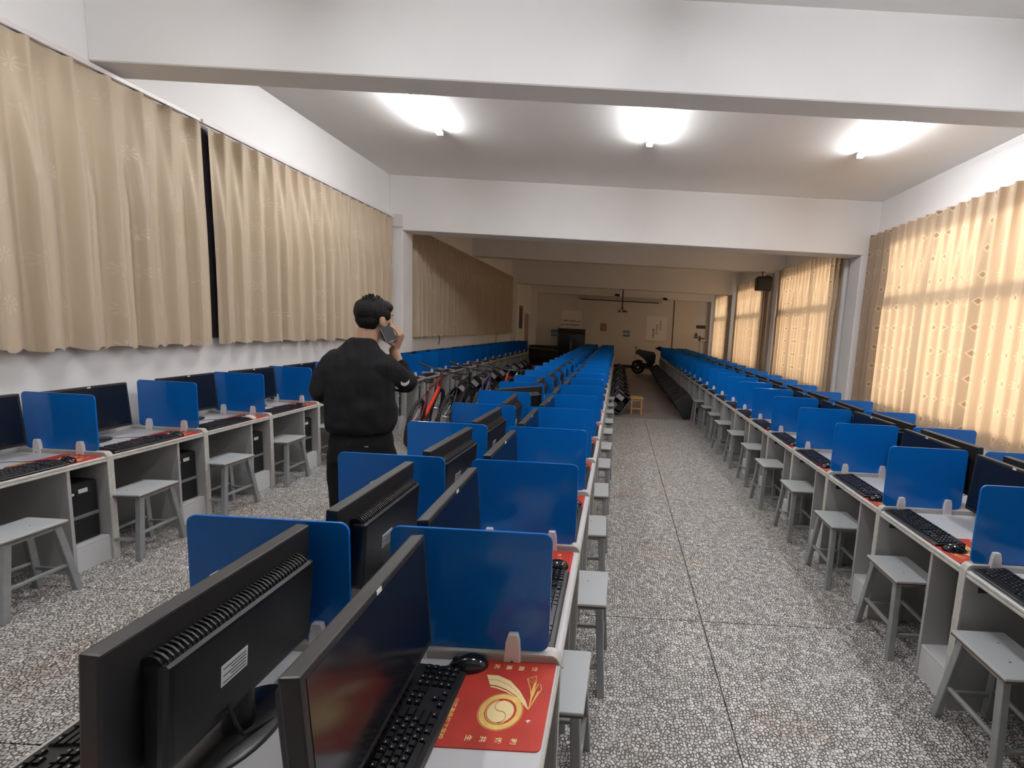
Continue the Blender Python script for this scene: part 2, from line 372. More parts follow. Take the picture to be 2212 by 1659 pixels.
# ------------------------------------------------------------------ curtains
def curtain(x, inward, y0, y1, z0, z1, m, label, group, pitch=.205, amp=.085, seed=0, spread=0.0):
    rnd = random.Random(seed); n = max(2, round((y1-y0)/pitch)); sub = 20; cols = n*sub
    zs = [0, .03, .07, .10, .14, .2, .3, .45, .6, .75, .88, .96, 1.0]
    ph = [rnd.uniform(-.16, .16) for _ in range(n+2)]; am = [rnd.uniform(.75, 1.3) for _ in range(n+2)]
    vs = []; us = []
    for j, fz in enumerate(zs):
        z = z1 - (z1-z0)*fz; ul = 0; prev = None
        for i in range(cols+1):
            k = i / sub; f = k - math.floor(k); ki = min(int(k), n)
            tt = min(1, max(0, (fz-.05)/.4))
            # pinched narrow ridge at the top, broad wave lower down
            d0 = math.exp(-((f-.5)/.09)**2) * .085
            fo = f + ph[ki]*math.sin(PI*f)*tt
            fw = (fo + .02*math.sin(7*fz + ki)) % 1.0
            up = min(1, max(0, (fw-.16)/.20)); up = up*up*(3-2*up)
            dn = ((fw-.36)/.64) if fw > .36 else 0
            d1 = (up*(1-dn)**.8 if fw > .16 else 0) * amp * am[ki] + .25*amp*(.5-.5*math.cos(4*PI*fw)) - .3*amp*math.exp(-((fw-.14)/.05)**2)
            d1 += .012
            d = d0*(1-tt) + d1*tt + (.006*math.sin(i*.37+seed) if 0 < fz else 0)
            y = y0 + (y1-y0)*i/cols + .25*pitch*ph[ki]*math.sin(2*PI*f)*tt
            zz = z + (.012*math.sin(i*.5+seed*2) if fz == 1 else (.008*math.cos(2*PI*f) if fz == 0 else 0))
            p = Vector((x + inward*d, y, zz))
            if prev is not None and j == 6: pass
            vs.append(p); us.append(((i/cols)*(y1-y0)*(1.45 if inward > 0 else 2.3) + seed*.07, z))
    fs = []; w_ = cols+1
    for j in range(len(zs)-1):
        for i in range(cols): fs.append((j*w_+i, j*w_+i+1, (j+1)*w_+i+1, (j+1)*w_+i))
    me = bpy.data.meshes.new('curtain'); me.from_pydata(vs, [], fs)
    uvl = me.uv_layers.new(name='UVMap')
    for lp in me.loops: uvl.data[lp.index].uv = us[lp.vertex_index]
    for p in me.polygons: p.use_smooth = True
    me.materials.append(m)
    return tag(ob('curtain', me), label, 'curtain', group)
def rail(x, y0, y1, z, label):
    b = B().box(x-.02, x+.02, y0, y1, z, z+.035)
    tag(ob('curtain_rail', b.mesh('curtain_rail', clamp_m, bevel=.004)), label, 'curtain rail', 'curtain rails')
G1 = 'beige curtains on the left wall'
curtain(-3.88, 1, 1.35, 4.365, 1.355, 3.335, curt_m, 'beige patterned curtain, nearest one on the left wall above the desks', G1, seed=1, pitch=.225)
curtain(-3.88, 1, 4.435, 7.85, 1.36, 3.325, curt_m, 'beige patterned curtain on the left wall behind the man, between gap and column', G1, seed=2)
LC = []
for k, (a, c) in enumerate([(8.33, 9.78), (9.79, 12.25), (12.28, 14.2), (14.22, 16.35)]):
    LC.append(curtain(-3.86, 1, a, c, 1.36, 3.33, curt_m, 'beige curtain in the dim left stretch beyond the column, %s of four' % ORD[k], G1, seed=3+k))
rail(-3.87, 1.2, 4.34, 3.345, 'white rail over the nearest left curtain')
rail(-3.87, 4.36, 7.90, 3.345, 'white rail over the left curtain behind the man')
rail(-3.87, 8.31, 16.6, 3.345, 'white rail over the dim far left curtains')
G2 = 'sunlit curtains on the window wall'
R = [(2.9, 4.3), (4.32, 5.925), (5.93, 7.88), (8.68, 10.2), (10.24, 12.2), (13.05, 14.68), (14.72, 16.5), (17.2, 18.6), (18.65, 20.1)]
names = ['in the window bay beside the camera, nearest panel', 'on the near window, panel closest to the camera', 'on the near window, panel touching the column',
         'on the second window bay, panel beside the white pipes', 'on the second window bay, farther panel', 'on the third window bay, panel under the black speaker', 'on the third window bay, farther panel',
         'on the last window bay, nearer panel', 'on the last window bay, farther panel']
for k, (a, c) in enumerate(R):
    if k == 0: continue
    curtain(4.13, -1, a, c, .66, 3.45 if k > 2 else 3.47, curt_t, 'backlit tan curtain ' + names[k], G2, seed=11+k, amp=.065, pitch=.19)
rail(4.16, 17.1, 20.2, 3.46, 'white rail over the last window bay')
rail(4.16, 4.1, 7.9, 3.475, 'white rail over the near window curtains')
rail(4.16, 8.5, 12.25, 3.46, 'white rail over the second window bay')
rail(4.16, 12.6, 16.7, 3.46, 'white rail over the third window bay')
# ------------------------------------------------------------------ pipes
def pipe(x, y, r, label):
    t = thing('drain_pipe', label, 'pipe', (x, y, 0))
    part('pipe_run', B().cyl((0,0,0), (0,0,3.155), r, n=16).mesh('pipe_run', pipe_m, smooth=True), t)
    part('pipe_collar', B().cyl((0,0,1.62), (0,0,1.66), r*1.14, n=16).mesh('pipe_collar', pipe_m, smooth=True), t)
pipe(4.02, 8.42, .062, 'thick white vertical pipe next to the right column')
pipe(4.15, 8.36, .045, 'thin white vertical pipe between thick pipe and column')
# ------------------------------------------------------------------ workstation parts (user sits at +x, faces -x; +y is the user's right)
P_C, P_R, P_L = .695, .69, .70
def desk_proto(P, name_mats=None):
    t = thing('computer_desk', 'proto', 'desk', (0, 0, -50)); D = .562; T = .018
    def panel(y0):
        poly = [(-D, 0), (-.0, 0)] + [(-.028+.028*math.cos(a), .697+.028*math.sin(a)) for a in [PI/2*i/5 for i in range(6)]] + [(-D, .725)]
        b = B().prism(poly, y0, y0+T, 'y')
        return b
    for y0 in (.0005, P-T-.0005):
        pp = part('side_panel', panel(y0).mesh('side_panel', desk_g), t)
        e = B(); path = [(-.001, 0), (-.001, .697)] + [(-.028+.027*math.cos(a), .697+.027*math.sin(a)) for a in [PI/2*i/5 for i in range(6)]] + [(-D, .724)]
        path = [(x+.0, z) for x, z in path]
        # thin edging strip following front and top
        vs = []
        for (x, z) in path:
            vs += [(x+.0035 if z < .70 else x, y0-.0003, z+(.003 if z > .70 else 0)), (x+.0035 if z < .70 else x, y0+T+.0003, z+(.003 if z > .70 else 0)), (x-.003 if z < .70 else x, y0-.0003, z-(.0 if z < .70 else .003)), (x-.003 if z < .70 else x, y0+T+.0003, z-(.0 if z < .70 else .003))]
        fs = []
        for i in range(len(path)-1):
            a = 4*i; c = a+4; fs += [(a, a+1, c+1, c), (a+2, c+2, c+3, a+3), (a, c, c+2, a+2), (a+1, a+3, c+3, c+1)]
        fs += [(0, 2, 3, 1)]
        e.add(vs, fs); ed = part('edging', e.mesh('edging', edge_m), pp, 'worn beige edge strip')
    part('desktop', B().box(-D, -.004, T+.001, P-T-.001, .676, .70).mesh('desktop', desk_top_m, bevel=.003), t)
    part('front_edging', B().box(-.004, .002, T+.001, P-T-.001, .686, .699).box(-.004, .002, T+.001, P-T-.001, .668, .682).mesh('front_edging', edge_m, bevel=.002), t, 'double beige edge strip')
    yd = P-T-.195
    part('divider', B().box(-D+.02, -.012, yd-T, yd, 0, .676).mesh('divider', desk_g, bevel=.001), t)
    part('bay_shelf', B().box(-D+.02, -.018, yd, P-T-.001, .155, .17).mesh('bay_shelf', desk_top_m, bevel=.002), t)
    part('plinth', B().box(-.032, -.018, yd, P-T-.001, 0, .155).mesh('plinth', desk_top_m), t)
    part('cable_slot', B().box(-.125, -.065, T, T+.003, .595, .622).mesh('cable_slot', mat('slot_dark', (.05, .05, .05), .6)), t, 'small dark slot')
    part('back_panel', B().box(-D, -D+.012, T, P-T, .0, .676).mesh('back_panel', desk_g), t)
    return t
def partition_proto():
    t = thing('desk_partition', 'proto', 'partition', (0, 0, -50))
    part('panel', B().prism(rrect(-.505, -.03, .728, 1.098, .028), -.0045, .0045, 'y').mesh('panel', blue_m, bevel=.0012), t)
    for x in (-.135, -.415):
        poly = [(x-.026, .690), (x+.026, .690), (x+.021, .765), (x+.014, .79), (x-.014, .79), (x-.021, .765)]
        c = B()
        for s_ in (-1, 1):
            ya, yb = sorted((s_*.0048, s_*.0235)); c.prism(poly, ya, yb, 'y')
        cm = part('clamp', c.mesh('clamp', clamp_m, bevel=.003, seg=2), t)
        part('screw', B().cyl((x, -.0255, .705), (x, -.023, .705), .0045, n=8).mesh('screw', screw_m), cm)
    return t
def key_rects():
    r = []; p = .0186
    for row in range(6):
        x = .052 - row*.0193 - (.006 if row > 0 else 0); c = 0
        if row == 5:
            widths = [1.25, 1.25, 1.25, 6.25, 1.25, 1.25, 1.25, 1.25]
        elif row == 4: widths = [2.25] + [1]*10 + [2.75]
        elif row == 3: widths = [1.75] + [1]*11 + [2.25]
        elif row == 2: widths = [1.5] + [1]*12 + [1.5]
        elif row == 1: widths = [1]*13 + [2]
        else: widths = [1, -1] + [1]*4 + [-.5] + [1]*4 + [-.5] + [1]*4
        y = -.205
        for w_ in widths:
            if w_ > 0: r.append((x, y, w_*p))
            y += abs(w_)*p
        y = -.205 + 15*p + .008
        for k in range(3):
            if row in (0, 1, 2) or (row == 4 and k == 1) or row == 5: r.append((x, y + k*p, p))
        y += 3*p + .008
        if row > 0:
            for k in range(4): r.append((x, y + k*p, p))
    return r   # local: +y user's right?  x toward the screen is negative -> flipped below
KR = [(-x, y, w_) for x, y, w_ in key_rects()]
def keyboard_proto(individual=False):
    t = thing('keyboard', 'proto', 'keyboard', (0, 0, -50))
    # cross-section: low front, raised back
    prof = [(.075, 0), (.078, .008), (.070, .012), (-.066, .024), (-.076, .022), (-.078, 0)]
    part('key_tray', B().prism(prof, -.226, .226, 'y').mesh('key_tray', blk, bevel=.004, seg=2), t)
    def kb(b, x, y, w_):
        z = .0125 + (.070-x)/.136*.012
        b.add([(x-.008, y+.0012, z), (x+.008, y+.0012, z-.001), (x+.008, y+w_-.0012, z-.001), (x-.008, y+w_-.0012, z),
               (x-.006, y+.003, z+.0075), (x+.0055, y+.003, z+.0065), (x+.0055, y+w_-.003, z+.0065), (x-.006, y+w_-.003, z+.0075)],
              [(0,3,2,1),(4,5,6,7),(0,1,5,4),(1,2,6,5),(2,3,7,6),(3,0,4,7)])
    leg = B()
    allk = B()
    for i, (x, y, w_) in enumerate(KR):
        z = .0125 + (.070-x)/.136*.012
        if i % 3 != 2: leg.box(x-.003, x-.0005, y+.005, y+.0085, z+.0072, z+.0078)
        if individual:
            k = B(); kb(k, x, y, w_); part('key', k.mesh('key', key_m), t)
        else: kb(allk, x, y, w_)
    if not individual: part('keys', allk.mesh('keys', key_m), t, kind='stuff')
    part('key_legends', leg.mesh('key_legends', kprint), t, 'pale key legends', kind='stuff')
    return t
def mouse_proto(m, cable=True):
    t = thing('mouse', 'proto', 'mouse', (0, 0, -50))
    b = B(); n = 20; prof = []
    for j in range(9):
        th = PI/2*j/8
        for i in range(n):
            a = 2*PI*i/n; r = math.sin(th)
            x = .058*r*math.cos(a); y = .032*r*math.sin(a)*(1+.12*math.cos(a)); z = .036*math.cos(th)*(1-.25*(x < 0)*(-x/.058))
            prof.append((x, y, z))
    b.add(prof, [(j*n+i, j*n+(i+1)%n, (j+1)*n+(i+1)%n, (j+1)*n+i) for j in range(8) for i in range(n)] + [tuple(range(8*n, 9*n))])
    part('shell', b.mesh('shell', m, smooth=True), t)
    part('wheel', B().cyl((-.034, -.003, .024), (-.034, .003, .024), .010, n=12).mesh('wheel', blk_soft), t)
    pts = [(-.056, 0, .006), (-.10, -.01, .004), (-.15, -.04, .002), (-.20, -.10, .002), (-.24, -.12, .006), (-.28, -.16, .003), (-.33, -.14, .002)]
    part('cord', B().tube(pts, .002, 5).mesh('cord', cord_m, smooth=True), t)
    return t
def pad_proto():
    t = thing('mouse_pad', 'proto', 'mouse pad', (0, 0, -50))
    part('mat', B().prism(rrect(-.131, .131, -.148, .148, .014), 0, .003, 'z').mesh('mat', pad_m), t)
    z0, z1 = .0031, .0035
    def ringpoly(b, cx, cy, r0, r1, z0, z1, n=40, a0=0, a1=2*PI):
        vs = []
        for i in range(n+1):
            a = a0 + (a1-a0)*i/n
            for r in (r0, r1):
                for z in (z0, z1): vs.append((cx+r*math.cos(a), cy+r*math.sin(a), z))
        fs = []
        for i in range(n):
            o = 4*i; fs += [(o+1, o+3, o+7, o+5), (o, o+4, o+6, o+2), (o+2, o+6, o+7, o+3), (o, o+1, o+5, o+4)]
        b.add(vs, fs)
    cx, cy = .0098, -.0405
    b = B(); ringpoly(b, cx, cy, .0568, .0580, z0, z1); ringpoly(b, cx, cy, .041, .055, z0, z1)
    ringpoly(b, cx, cy, .0365, .0385, z0, z1, a0=1.9, a1=5.2)
    part('emblem_ring', b.mesh('emblem_ring', gold_m), t, 'gold printed ring')
    b = B(); b.prism([(cx+.0345*math.cos(a), cy+.0345*math.sin(a)) for a in [2*PI*i/40 for i in range(40)]], z0, z1, 'z')
    part('emblem_disc', b.mesh('emblem_disc', gold2_m), t, 'pale gold disc')
    pts = [(cx, cy-.0345)] + [(cx-.017*math.cos(a), cy-.017-.017*math.sin(a)) for a in [PI/2-PI*i/10 for i in range(11)]]
    sc = [(cx + .0172*math.cos(a), cy - .0172 + .0172*math.sin(a), z1+.0002) for a in [-PI/2 + PI*i/14 for i in range(15)]] + \
         [(cx - .0172*math.cos(a), cy + .0172 + .0172*math.sin(a), z1+.0002) for a in [-PI/2 + PI*i/14 for i in range(1, 15)]]
    part('emblem_curve', B().tube(sc, .0007, 4).mesh('emblem_curve', mat('red_print', (.30, .02, .012), .5)), t)
    out = [(-.0598,.0814),(-.0276,.081),(.0116,.0635),(.0454,.0295),(.068,-.0035),(.0801,-.0308)]
    inn = [(-.0417,.0465),(-.022,.044),(.0091,.032),(.0395,.0116),(.0618,-.0111),(.078,-.0298)]
    b = B()
    def band(f0, f1):
        vs = []
        for (a, c) in zip(out, inn):
            for f in (f0, f1):
                for z in (z0, z1): vs.append((a[0]+(c[0]-a[0])*f, a[1]+(c[1]-a[1])*f, z))
        fs = []
        for i in range(len(out)-1):
            o = 4*i; fs += [(o+1, o+5, o+7, o+3), (o, o+2, o+6, o+4), (o+2, o+3, o+7, o+6), (o, o+4, o+5, o+1)]
        b.add(vs, fs + [(0, 1, 3, 2)])
    band(0, .46); band(.5, 1.0); band(1.12, 1.26)
    part('emblem_road', b.mesh('emblem_road', gold2_m), t, 'gold printed curving road')
    b = B()
    for path, r in (([(.0801,-.0308),(.0819,.0047),(.0724,.039),(.0575,.0736),(.0809,.0862),(.0842,.0598),(.0832,.0398),(.0819,.0047)], .0016),
                    ([(.0801,-.0308),(.0915,.0054),(.1034,.0386),(.0980,.0560),(.0922,.0574),(.0870,.0380),(.0832,.0100)], .0014),
                    ([(.0575,.0736),(.078,.058),(.070,.080),(.0842,.0598)], .0009)):
        b.tube([(x, y, z0) for x, y in path], r, 4)
    b.prism([(.0801,-.0308),(.0819,.0047),(.0832,.0398),(.0842,.0598),(.079,.06),(.077,.03)], z0, z1, 'z')
    b.prism([(.0801,-.0308),(.0900,.0040),(.0985,.0330),(.094,.03)], z0, z1, 'z')
    part('emblem_bridge_tower', b.mesh('emblem_bridge_tower', gold_m), t, 'gold printed bridge tower')
    part('emblem_bird', B().prism([(.079,-.066),(.086,-.062),(.094,-.0635),(.088,-.067),(.087,-.073),(.084,-.067)], z0, z1, 'z').mesh('emblem_bird', clamp_m), t, 'small white bird mark')
    MT = Matrix(((0, 1, 0, 0), (-1, 0, 0, 0), (0, 0, 1, 0), (0, 0, 0, 1)))   # text x -> -y, text up -> +x
    def put(txt, x, y, size, m, nm='lettering'):
        me = text_mesh(txt, size, m, bold=.018); me.transform(Matrix.Translation((x, y, z0)) @ MT); part(nm, me, t)
    for ch, (x, y) in zip('交融通达和谐共生', [(.070,.1122),(.0319,.1122),(-.0045,.1138),(-.0398,.1155),(.0612,-.1251),(.0244,-.1244),(-.0127,-.1228),(-.0479,-.122)]):
        put(ch, x, y, .0175, gold2_m)
    put('公路高级技工学校', -.1155, -.067, .0155, gold_m)
    return t
def monitor_proto(style=0):
    t = thing('monitor', 'proto', 'monitor', (0, 0, -50)); W, Z0, Z1 = .2675, .072, .400
    M = Matrix.Translation((0, 0, .1)) @ Matrix.Rotation(math.radians(-4), 4, 'Y') @ Matrix.Translation((0, 0, -.1))
    part('bezel', B().box(-.034, .004, -W, W, Z0, Z1, M).mesh('bezel', blk_soft, bevel=.005, seg=2), t)
    part('screen', B().box(.004, .0052, -W+.014, W-.014, Z0+.020, Z1-.014, M).mesh('screen', screen_m), t)
    part('badge', B().box(.0045, .006, -.011, .011, Z1-.013, Z1-.002, M).mesh('badge', sticker), t, 'small white sticker tag at the top edge')
    part('rear_housing', B().box(-.088, -.038, -.215, .205, Z0+.03, Z1-.066, M).mesh('rear_housing', blk, bevel=.016, seg=3), t)
    g = B()
    for i in range(38 if style == 0 else 30):
        y = -.19 + i*(.38/37 if style == 0 else .38/29)
        pts = [(-.050 + (-.030)*math.sin(a)*1.0, y, Z1-.072 + .024*math.cos(a)) for a in [PI*k/6 for k in range(7)]]
        g.tube(pts, .0026, 4, M)
    gb = B(); gb.cyl((-.052, -.198, Z1-.074), (-.052, .198, Z1-.074), .0225, n=14, M=M)
    gp = part('vent_ridge', gb.mesh('vent_ridge', blk, smooth=True), t, 'raised rounded vent ridge')
    part('vent_ribs', g.mesh('vent_ribs', blk_soft), gp, kind='stuff')
    sp = part('rear_label', B().box(-.0892, -.0882, .015, .085, Z0+.12, Z0+.17, M).mesh('rear_label', sticker), t, 'white printed label on the back')
    ib = B()
    for q in range(5): ib.box(-.0896, -.0891, .020, .080 - (q % 2)*.02, Z0+.126+q*.008, Z0+.129+q*.008, M)
    part('label_print', ib.mesh('label_print', stick_ink), sp)
    part('hinge', B().box(-.082, -.040, -.07, .07, .108, .132).mesh('hinge', blk, bevel=.006, seg=2), t)
    n = []
    nb = B(); nb.tube([(-.055, 0, .010), (-.058, 0, .06), (-.062, 0, .125)], [.036, .030, .028], 14)
    part('neck', nb.mesh('neck', blk, smooth=True), t)
    bb = B(); k = 36; vs = []
    for rx, z in ((1, 0), (1, .008), (.93, .014), (.3, .020)):
        for i in range(k):
            a = 2*PI*i/k; vs.append((-.045+.095*rx*math.cos(a), .135*rx*math.sin(a), z))
    bb.add(vs, [(j*k+i, j*k+(i+1)%k, (j+1)*k+(i+1)%k, (j+1)*k+i) for j in range(3) for i in range(k)] + [tuple(range(3*k, 4*k)), tuple(range(k-1, -1, -1))])
    part('base', bb.mesh('base', blk, smooth=True), t)
    part('cord', B().tube([(-.085, .06, .13), (-.11, .07, .09), (-.10, .04, .03), (-.12, -.03, .012), (-.13, -.09, .006), (-.135, -.16, .005)], .0035, 6).mesh('cord', cord_m, smooth=True), t)
    return t
def tower_proto():
    t = thing('computer_tower', 'proto', 'computer tower', (0, 0, -50))
    part('case', B().box(-.38, 0, -.083, .083, 0, .385).mesh('case', case_m, bevel=.006, seg=2), t)
    part('front_panel', B().box(0, .012, -.081, .081, .004, .381).mesh('front_panel', blk, bevel=.005, seg=2), t)
    part('trim_band', B().box(.012, .015, -.08, .08, .155, .178).mesh('trim_band', grey_part), t, 'grey band across the front')
    part('sticker', B().box(.012, .0135, -.022, .028, .318, .345).mesh('sticker', sticker), t, 'white sticker')
    part('power_button', B().cyl((.012, -.055, .322), (.016, -.055, .322), .009, n=12).mesh('power_button', sticker), t)
    return t
def stool_proto():
    t = thing('stool', 'proto', 'stool', (0, 0, -50)); X, Y = .12, .148
    sp = part('seat', B().box(-X, X, -Y, Y, .428, .44).mesh('seat', seat_m, bevel=.002), t)
    part('seat_underside', B().box(-X+.001, X-.001, -Y+.001, Y-.001, .420, .428).mesh('seat_underside', brown_edge), sp, 'bare brown board edge')
    for (sx, sy) in ((-.03, -.07), (.02, .05)):
        part('bolt', B().cyl((sx, sy, .44), (sx, sy, .4412), .004, n=8).mesh('bolt', screw_m), sp)
    L = {}
    for sx in (-1, 1):
        for sy in (-1, 1):
            p, q = Vector((sx*.118, sy*.166, 0)), Vector((sx*.088, sy*.108, .420)); L[(sx, sy)] = (p, q)
            part('leg', B().bar(p, q, .034).mesh('leg', steel_m, bevel=.003), t)
    def at(k, z): p, q = L[k]; return p + (q-p)*(z/.42)
    for a, c, z in (((-1,-1),(1,-1),.13), ((-1,1),(1,1),.13), ((1,-1),(1,1),.17), ((-1,-1),(-1,1),.17)):
        part('stretcher', B().bar(at(a, z), at(c, z), .018).mesh('stretcher', steel_m, bevel=.002), t)
    part('top_frame', B().bar(at((-1,-1), .405), at((1,-1), .405), .02).bar(at((-1,1), .405), at((1,1), .405), .02).bar(at((1,-1), .405), at((1,1), .405), .02).bar(at((-1,-1), .405), at((-1,1), .405), .02).mesh('top_frame', steel_m), t)
    return t
PD = {'C': desk_proto(P_C), 'R': desk_proto(P_R), 'L': desk_proto(P_L)}
PP = partition_proto(); PK = keyboard_proto(); PKI = keyboard_proto(True); PM = mouse_proto(mouse_m); PMW = mouse_proto(mouse_w)
PPAD = pad_proto(); PMON = monitor_proto(); PTW = tower_proto(); PST = stool_proto()
protos = [*PD.values(), PP, PK, PKI, PM, PMW, PPAD, PMON, PTW, PST]
# rows: key, pitch, front-edge x, y of first boundary, count, flip (user on -x side), description
ROWS = [
    ('L', P_L, -3.28, 2.20, 21, False, 'in the left wall row'),
    ('CR', P_C, -.122, .580, 24, False, "on the centre block's aisle side"),
    ('CL', P_C, -1.25, .580, 24, True, "on the centre block's left side"),
    ('RF', P_R, 1.64, 1.31, 24, True, "on the right block's aisle side"),
    ('RB', P_R, 2.77, 2.00, 23, False, "on the right block's window side")]
def place(P, flip, xf, y0, pitch, lx, ly, z, dr, label, group):
    """put a copy at local (lx,ly) of the station whose user edge is at xf"""
    if flip: X, Y, rz = xf - lx, y0 + pitch - ly, PI
    else: X, Y, rz = xf + lx, y0 + ly, 0
    return dup(P, (X, Y, z), rz + dr, label, group)
rnd = random.Random(3)
for key, p, xf, ys_, cnt, flip, desc in ROWS:
    for k in range(cnt):
        y0 = ys_ + k*p; o = ORD[k] + ' from the camera'
        near = y0 < 9.2
        place(PD[key[0]], flip, xf, y0, p, 0, 0, 0, 0, 'grey computer desk %s, %s' % (desc, o), 'grey computer desks')
        # partition stands over the far boundary of each unit
        yb = y0 + p; dx = rnd.uniform(-.012, .012)
        shift = {'L': -.03, 'CR': 0, 'CL': 0, 'RF': .01, 'RB': -.03}[key]
        if flip: dup(PP, (xf - (shift+dx), yb, 0), PI, 'blue desk partition %s, %s' % (desc, o), 'blue desk partitions')
        else: dup(PP, (xf + shift+dx, yb, 0), 0, 'blue desk partition %s, %s' % (desc, o), 'blue desk partitions')
        # monitor
        mx = {'L': -.42, 'CR': -.405, 'CL': -.365, 'RF': -.455, 'RB': -.45}[key] + rnd.uniform(-.015, .015)
        my = p/2 + rnd.uniform(-.02, .02); dr = rnd.uniform(-.05, .05)
        if key == 'CR' and k == 0: mx, my, dr = -.366, .380, .035
        if key == 'CL' and k == 0: mx, my, dr = -.340, p-.405, -.005
        if key == 'CR' and k == 1: mx, my, dr = -.41, .312, 0.03
        if key == 'CL' and k == 1: mx, my, dr = -.36, p-.345, 0.0
        if key == 'L' and k == 1: mx, my, dr = -.40, .27, .06
        if key == 'CL' and k == 5: mx, my, dr = -.30, .36, math.radians(-42)
        st = 'black monitor %s, %s' % (desc, o)
        if key == 'CL' and k == 5: st = 'black monitor turned to face the camera, ' + desc
        place(PMON, flip, xf, y0, p, mx, my, .70, dr, st, 'black monitors')
        vis = {'L': y0 < 17, 'CR': y0 < 10, 'CL': k < 4, 'RF': y0 < 15, 'RB': k < 3}[key]
        if vis:
            kx = -.095; py = p-.018-.155; pxx = -.145
            if key == 'CR' and k == 0: kx, pxx, py = -.335, -.140, .537
            if key == 'CR' and k > 0: kx = -.10; pxx = -.155
            if key == 'RF': kx = -.09
            if key == 'L': kx = -.085
            place(PPAD, flip, xf, y0, p, pxx, py, .70, 0, 'red mouse pad with gold print %s, %s' % (desc, o), 'red mouse pads')
            ky = .262 + (rnd.uniform(-.01, .01)); kz = .7036
            if key == 'CR' and k == 0: ky, kz = .40, .70
            K = PKI if (k == 0 and key in ('CR', 'CL')) or (key == 'RF' and k == 0) else PK
            if key == 'CL' and k == 0: ky, kx = .30, -.10
            if key == 'RF' and k == 0: ky = .255
            place(K, flip, xf, y0, p, kx, ky, kz, rnd.uniform(-.015, .015), 'black keyboard %s, %s' % (desc, o), 'black keyboards')
            msy = ky + .226 + .040; msx = kx + .01; mdr = rnd.uniform(-.25, .25)
            if key == 'CR' and k == 0: msx, msy, mdr = -.262, .645, .15
            W_ = (key == 'L' and k == 2)
            place(PMW if W_ else PM, flip, xf, y0, p, msx, msy, .7036, mdr, ('cream white mouse' if W_ else 'glossy black mouse') + ' %s, %s' % (desc, o), 'computer mice')
        if (key in ('L', 'RF', 'CR') and near):
            place(PTW, flip, xf, y0, p, -.075 if key != 'RF' else -.15, p-.018-.097, .17, 0, 'black computer tower under the desk %s, %s' % (desc, o), 'computer towers')
        # stools
        if key == 'L' and k < 6:
            place(PST, flip, xf, y0, p, [.045, .04, .02, .0, .05, .04][k], [.17, .145, .16, .17, .15, .2][k], 0, [0, .06, -.05, .04, -.04, 0][k], 'grey topped stool at the left wall row, %s' % o, 'grey stools')
        if key == 'CR' and y0 < 8.9:
            place(PST, flip, xf, y0, p, -.04 if k == 1 else (.015 if k == 2 else -.01) if k else -.03, [.30, .245, .15][k] if k < 3 else .16+.03*math.sin(k*3), 0, .03*math.sin(k*5), "grey topped stool on the centre block's aisle side, %s" % o, 'grey stools')
        if key == 'RF' and y0 < 8.4:
            place(PST, flip, xf, y0, p, [-.05, -.045][k] if k < 2 else .0+.02*math.sin(k*2), [.215,.21][k] if k < 2 else .21+.01*math.sin(k*4), 0, .05*math.sin(k*3.1), "grey topped stool on the right block's aisle side, %s" % o, 'grey stools')
for t in protos:
    for ch in KIDS.get(t, []):
        for g in KIDS.get(ch, []): bpy.data.objects.remove(g)
        bpy.data.objects.remove(ch)
    bpy.data.objects.remove(t)
# ------------------------------------------------------------------ person
def blob(name, b, m, vox=.005, smooth=4, disp=None):
    me = b.mesh(name)
    o = bpy.data.objects.new(name, me); C.objects.link(o)
    r = o.modifiers.new('r', 'REMESH'); r.mode = 'VOXEL'; r.voxel_size = vox
    s_ = o.modifiers.new('s', 'SMOOTH'); s_.iterations = smooth; s_.factor = .5
    out = bpy.data.meshes.new_from_object(o.evaluated_get(bpy.context.evaluated_depsgraph_get()))
    bpy.data.objects.remove(o); out.name = name; out.materials.clear(); out.materials.append(m)
    if disp:
        cn = [(v.co.copy(), v.normal.copy()) for v in out.vertices]
        out.vertices.foreach_set('co', [x for co, n in cn for x in (co + disp(co, n))])
    for p in out.polygons: p.use_smooth = True
    return out
def eloft(b, secs, n=20):     # secs: (cx, cy, z, rx, ry)
    vs = [(cx + rx*math.cos(2*PI*i/n), cy + ry*math.sin(2*PI*i/n), z) for cx, cy, z, rx, ry in secs for i in range(n)]
    k = len(secs)
    b.add(vs, [(j*n+i, j*n+(i+1)%n, (j+1)*n+(i+1)%n, (j+1)*n+i) for j in range(k-1) for i in range(n)] + [tuple(range(n-1, -1, -1)), tuple(range((k-1)*n, k*n))])
def limb(b, pts):             # pts: (x,y,z,r) tapering chain with round joints
    for p, q in zip(pts, pts[1:]): b.cyl(p[:3], q[:3], p[3], q[3], n=16)
    for p in pts: b.ell(p[:3], (p[3],)*3, nu=16, nv=10)
PX, PY = -1.575, 2.80
FD = Vector((math.sin(math.radians(30)), math.cos(math.radians(30)), 0)); SD = Vector((FD.y, -FD.x, 0))
HC = Vector((-1.508, 2.850, 1.692))
Rz = Matrix.Rotation(-math.radians(30), 3, 'Z')
RW = (-1.440, 2.945, 1.490); RE = (-1.385, 2.985, 1.275)
body = B()
eloft(body, [(PX, PY, .90, .155, .11), (PX, PY, 1.0, .15, .105), (PX, PY, 1.15, .14, .10), (PX, PY, 1.32, .165, .11), (PX, PY, 1.42, .17, .10), (PX+.01, PY, 1.49, .11, .08), (PX+.02, PY+.01, 1.53, .065, .062)])
limb(body, [(-1.555, 2.815, 1.50, .066), (-1.532, 2.832, 1.64, .062)])
body.ell(HC + Vector((0, 0, .01)), (.080, .098, .110), Rz)
body.ell(HC + FD*.045 + Vector((0, 0, -.070)), (.056, .052, .058), Rz)          # jaw and chin
body.ell(HC + FD*.02 + Vector((0, 0, -.055)), (.066, .075, .055), Rz)
nose = HC + FD*.100 + Vector((0, 0, -.022))
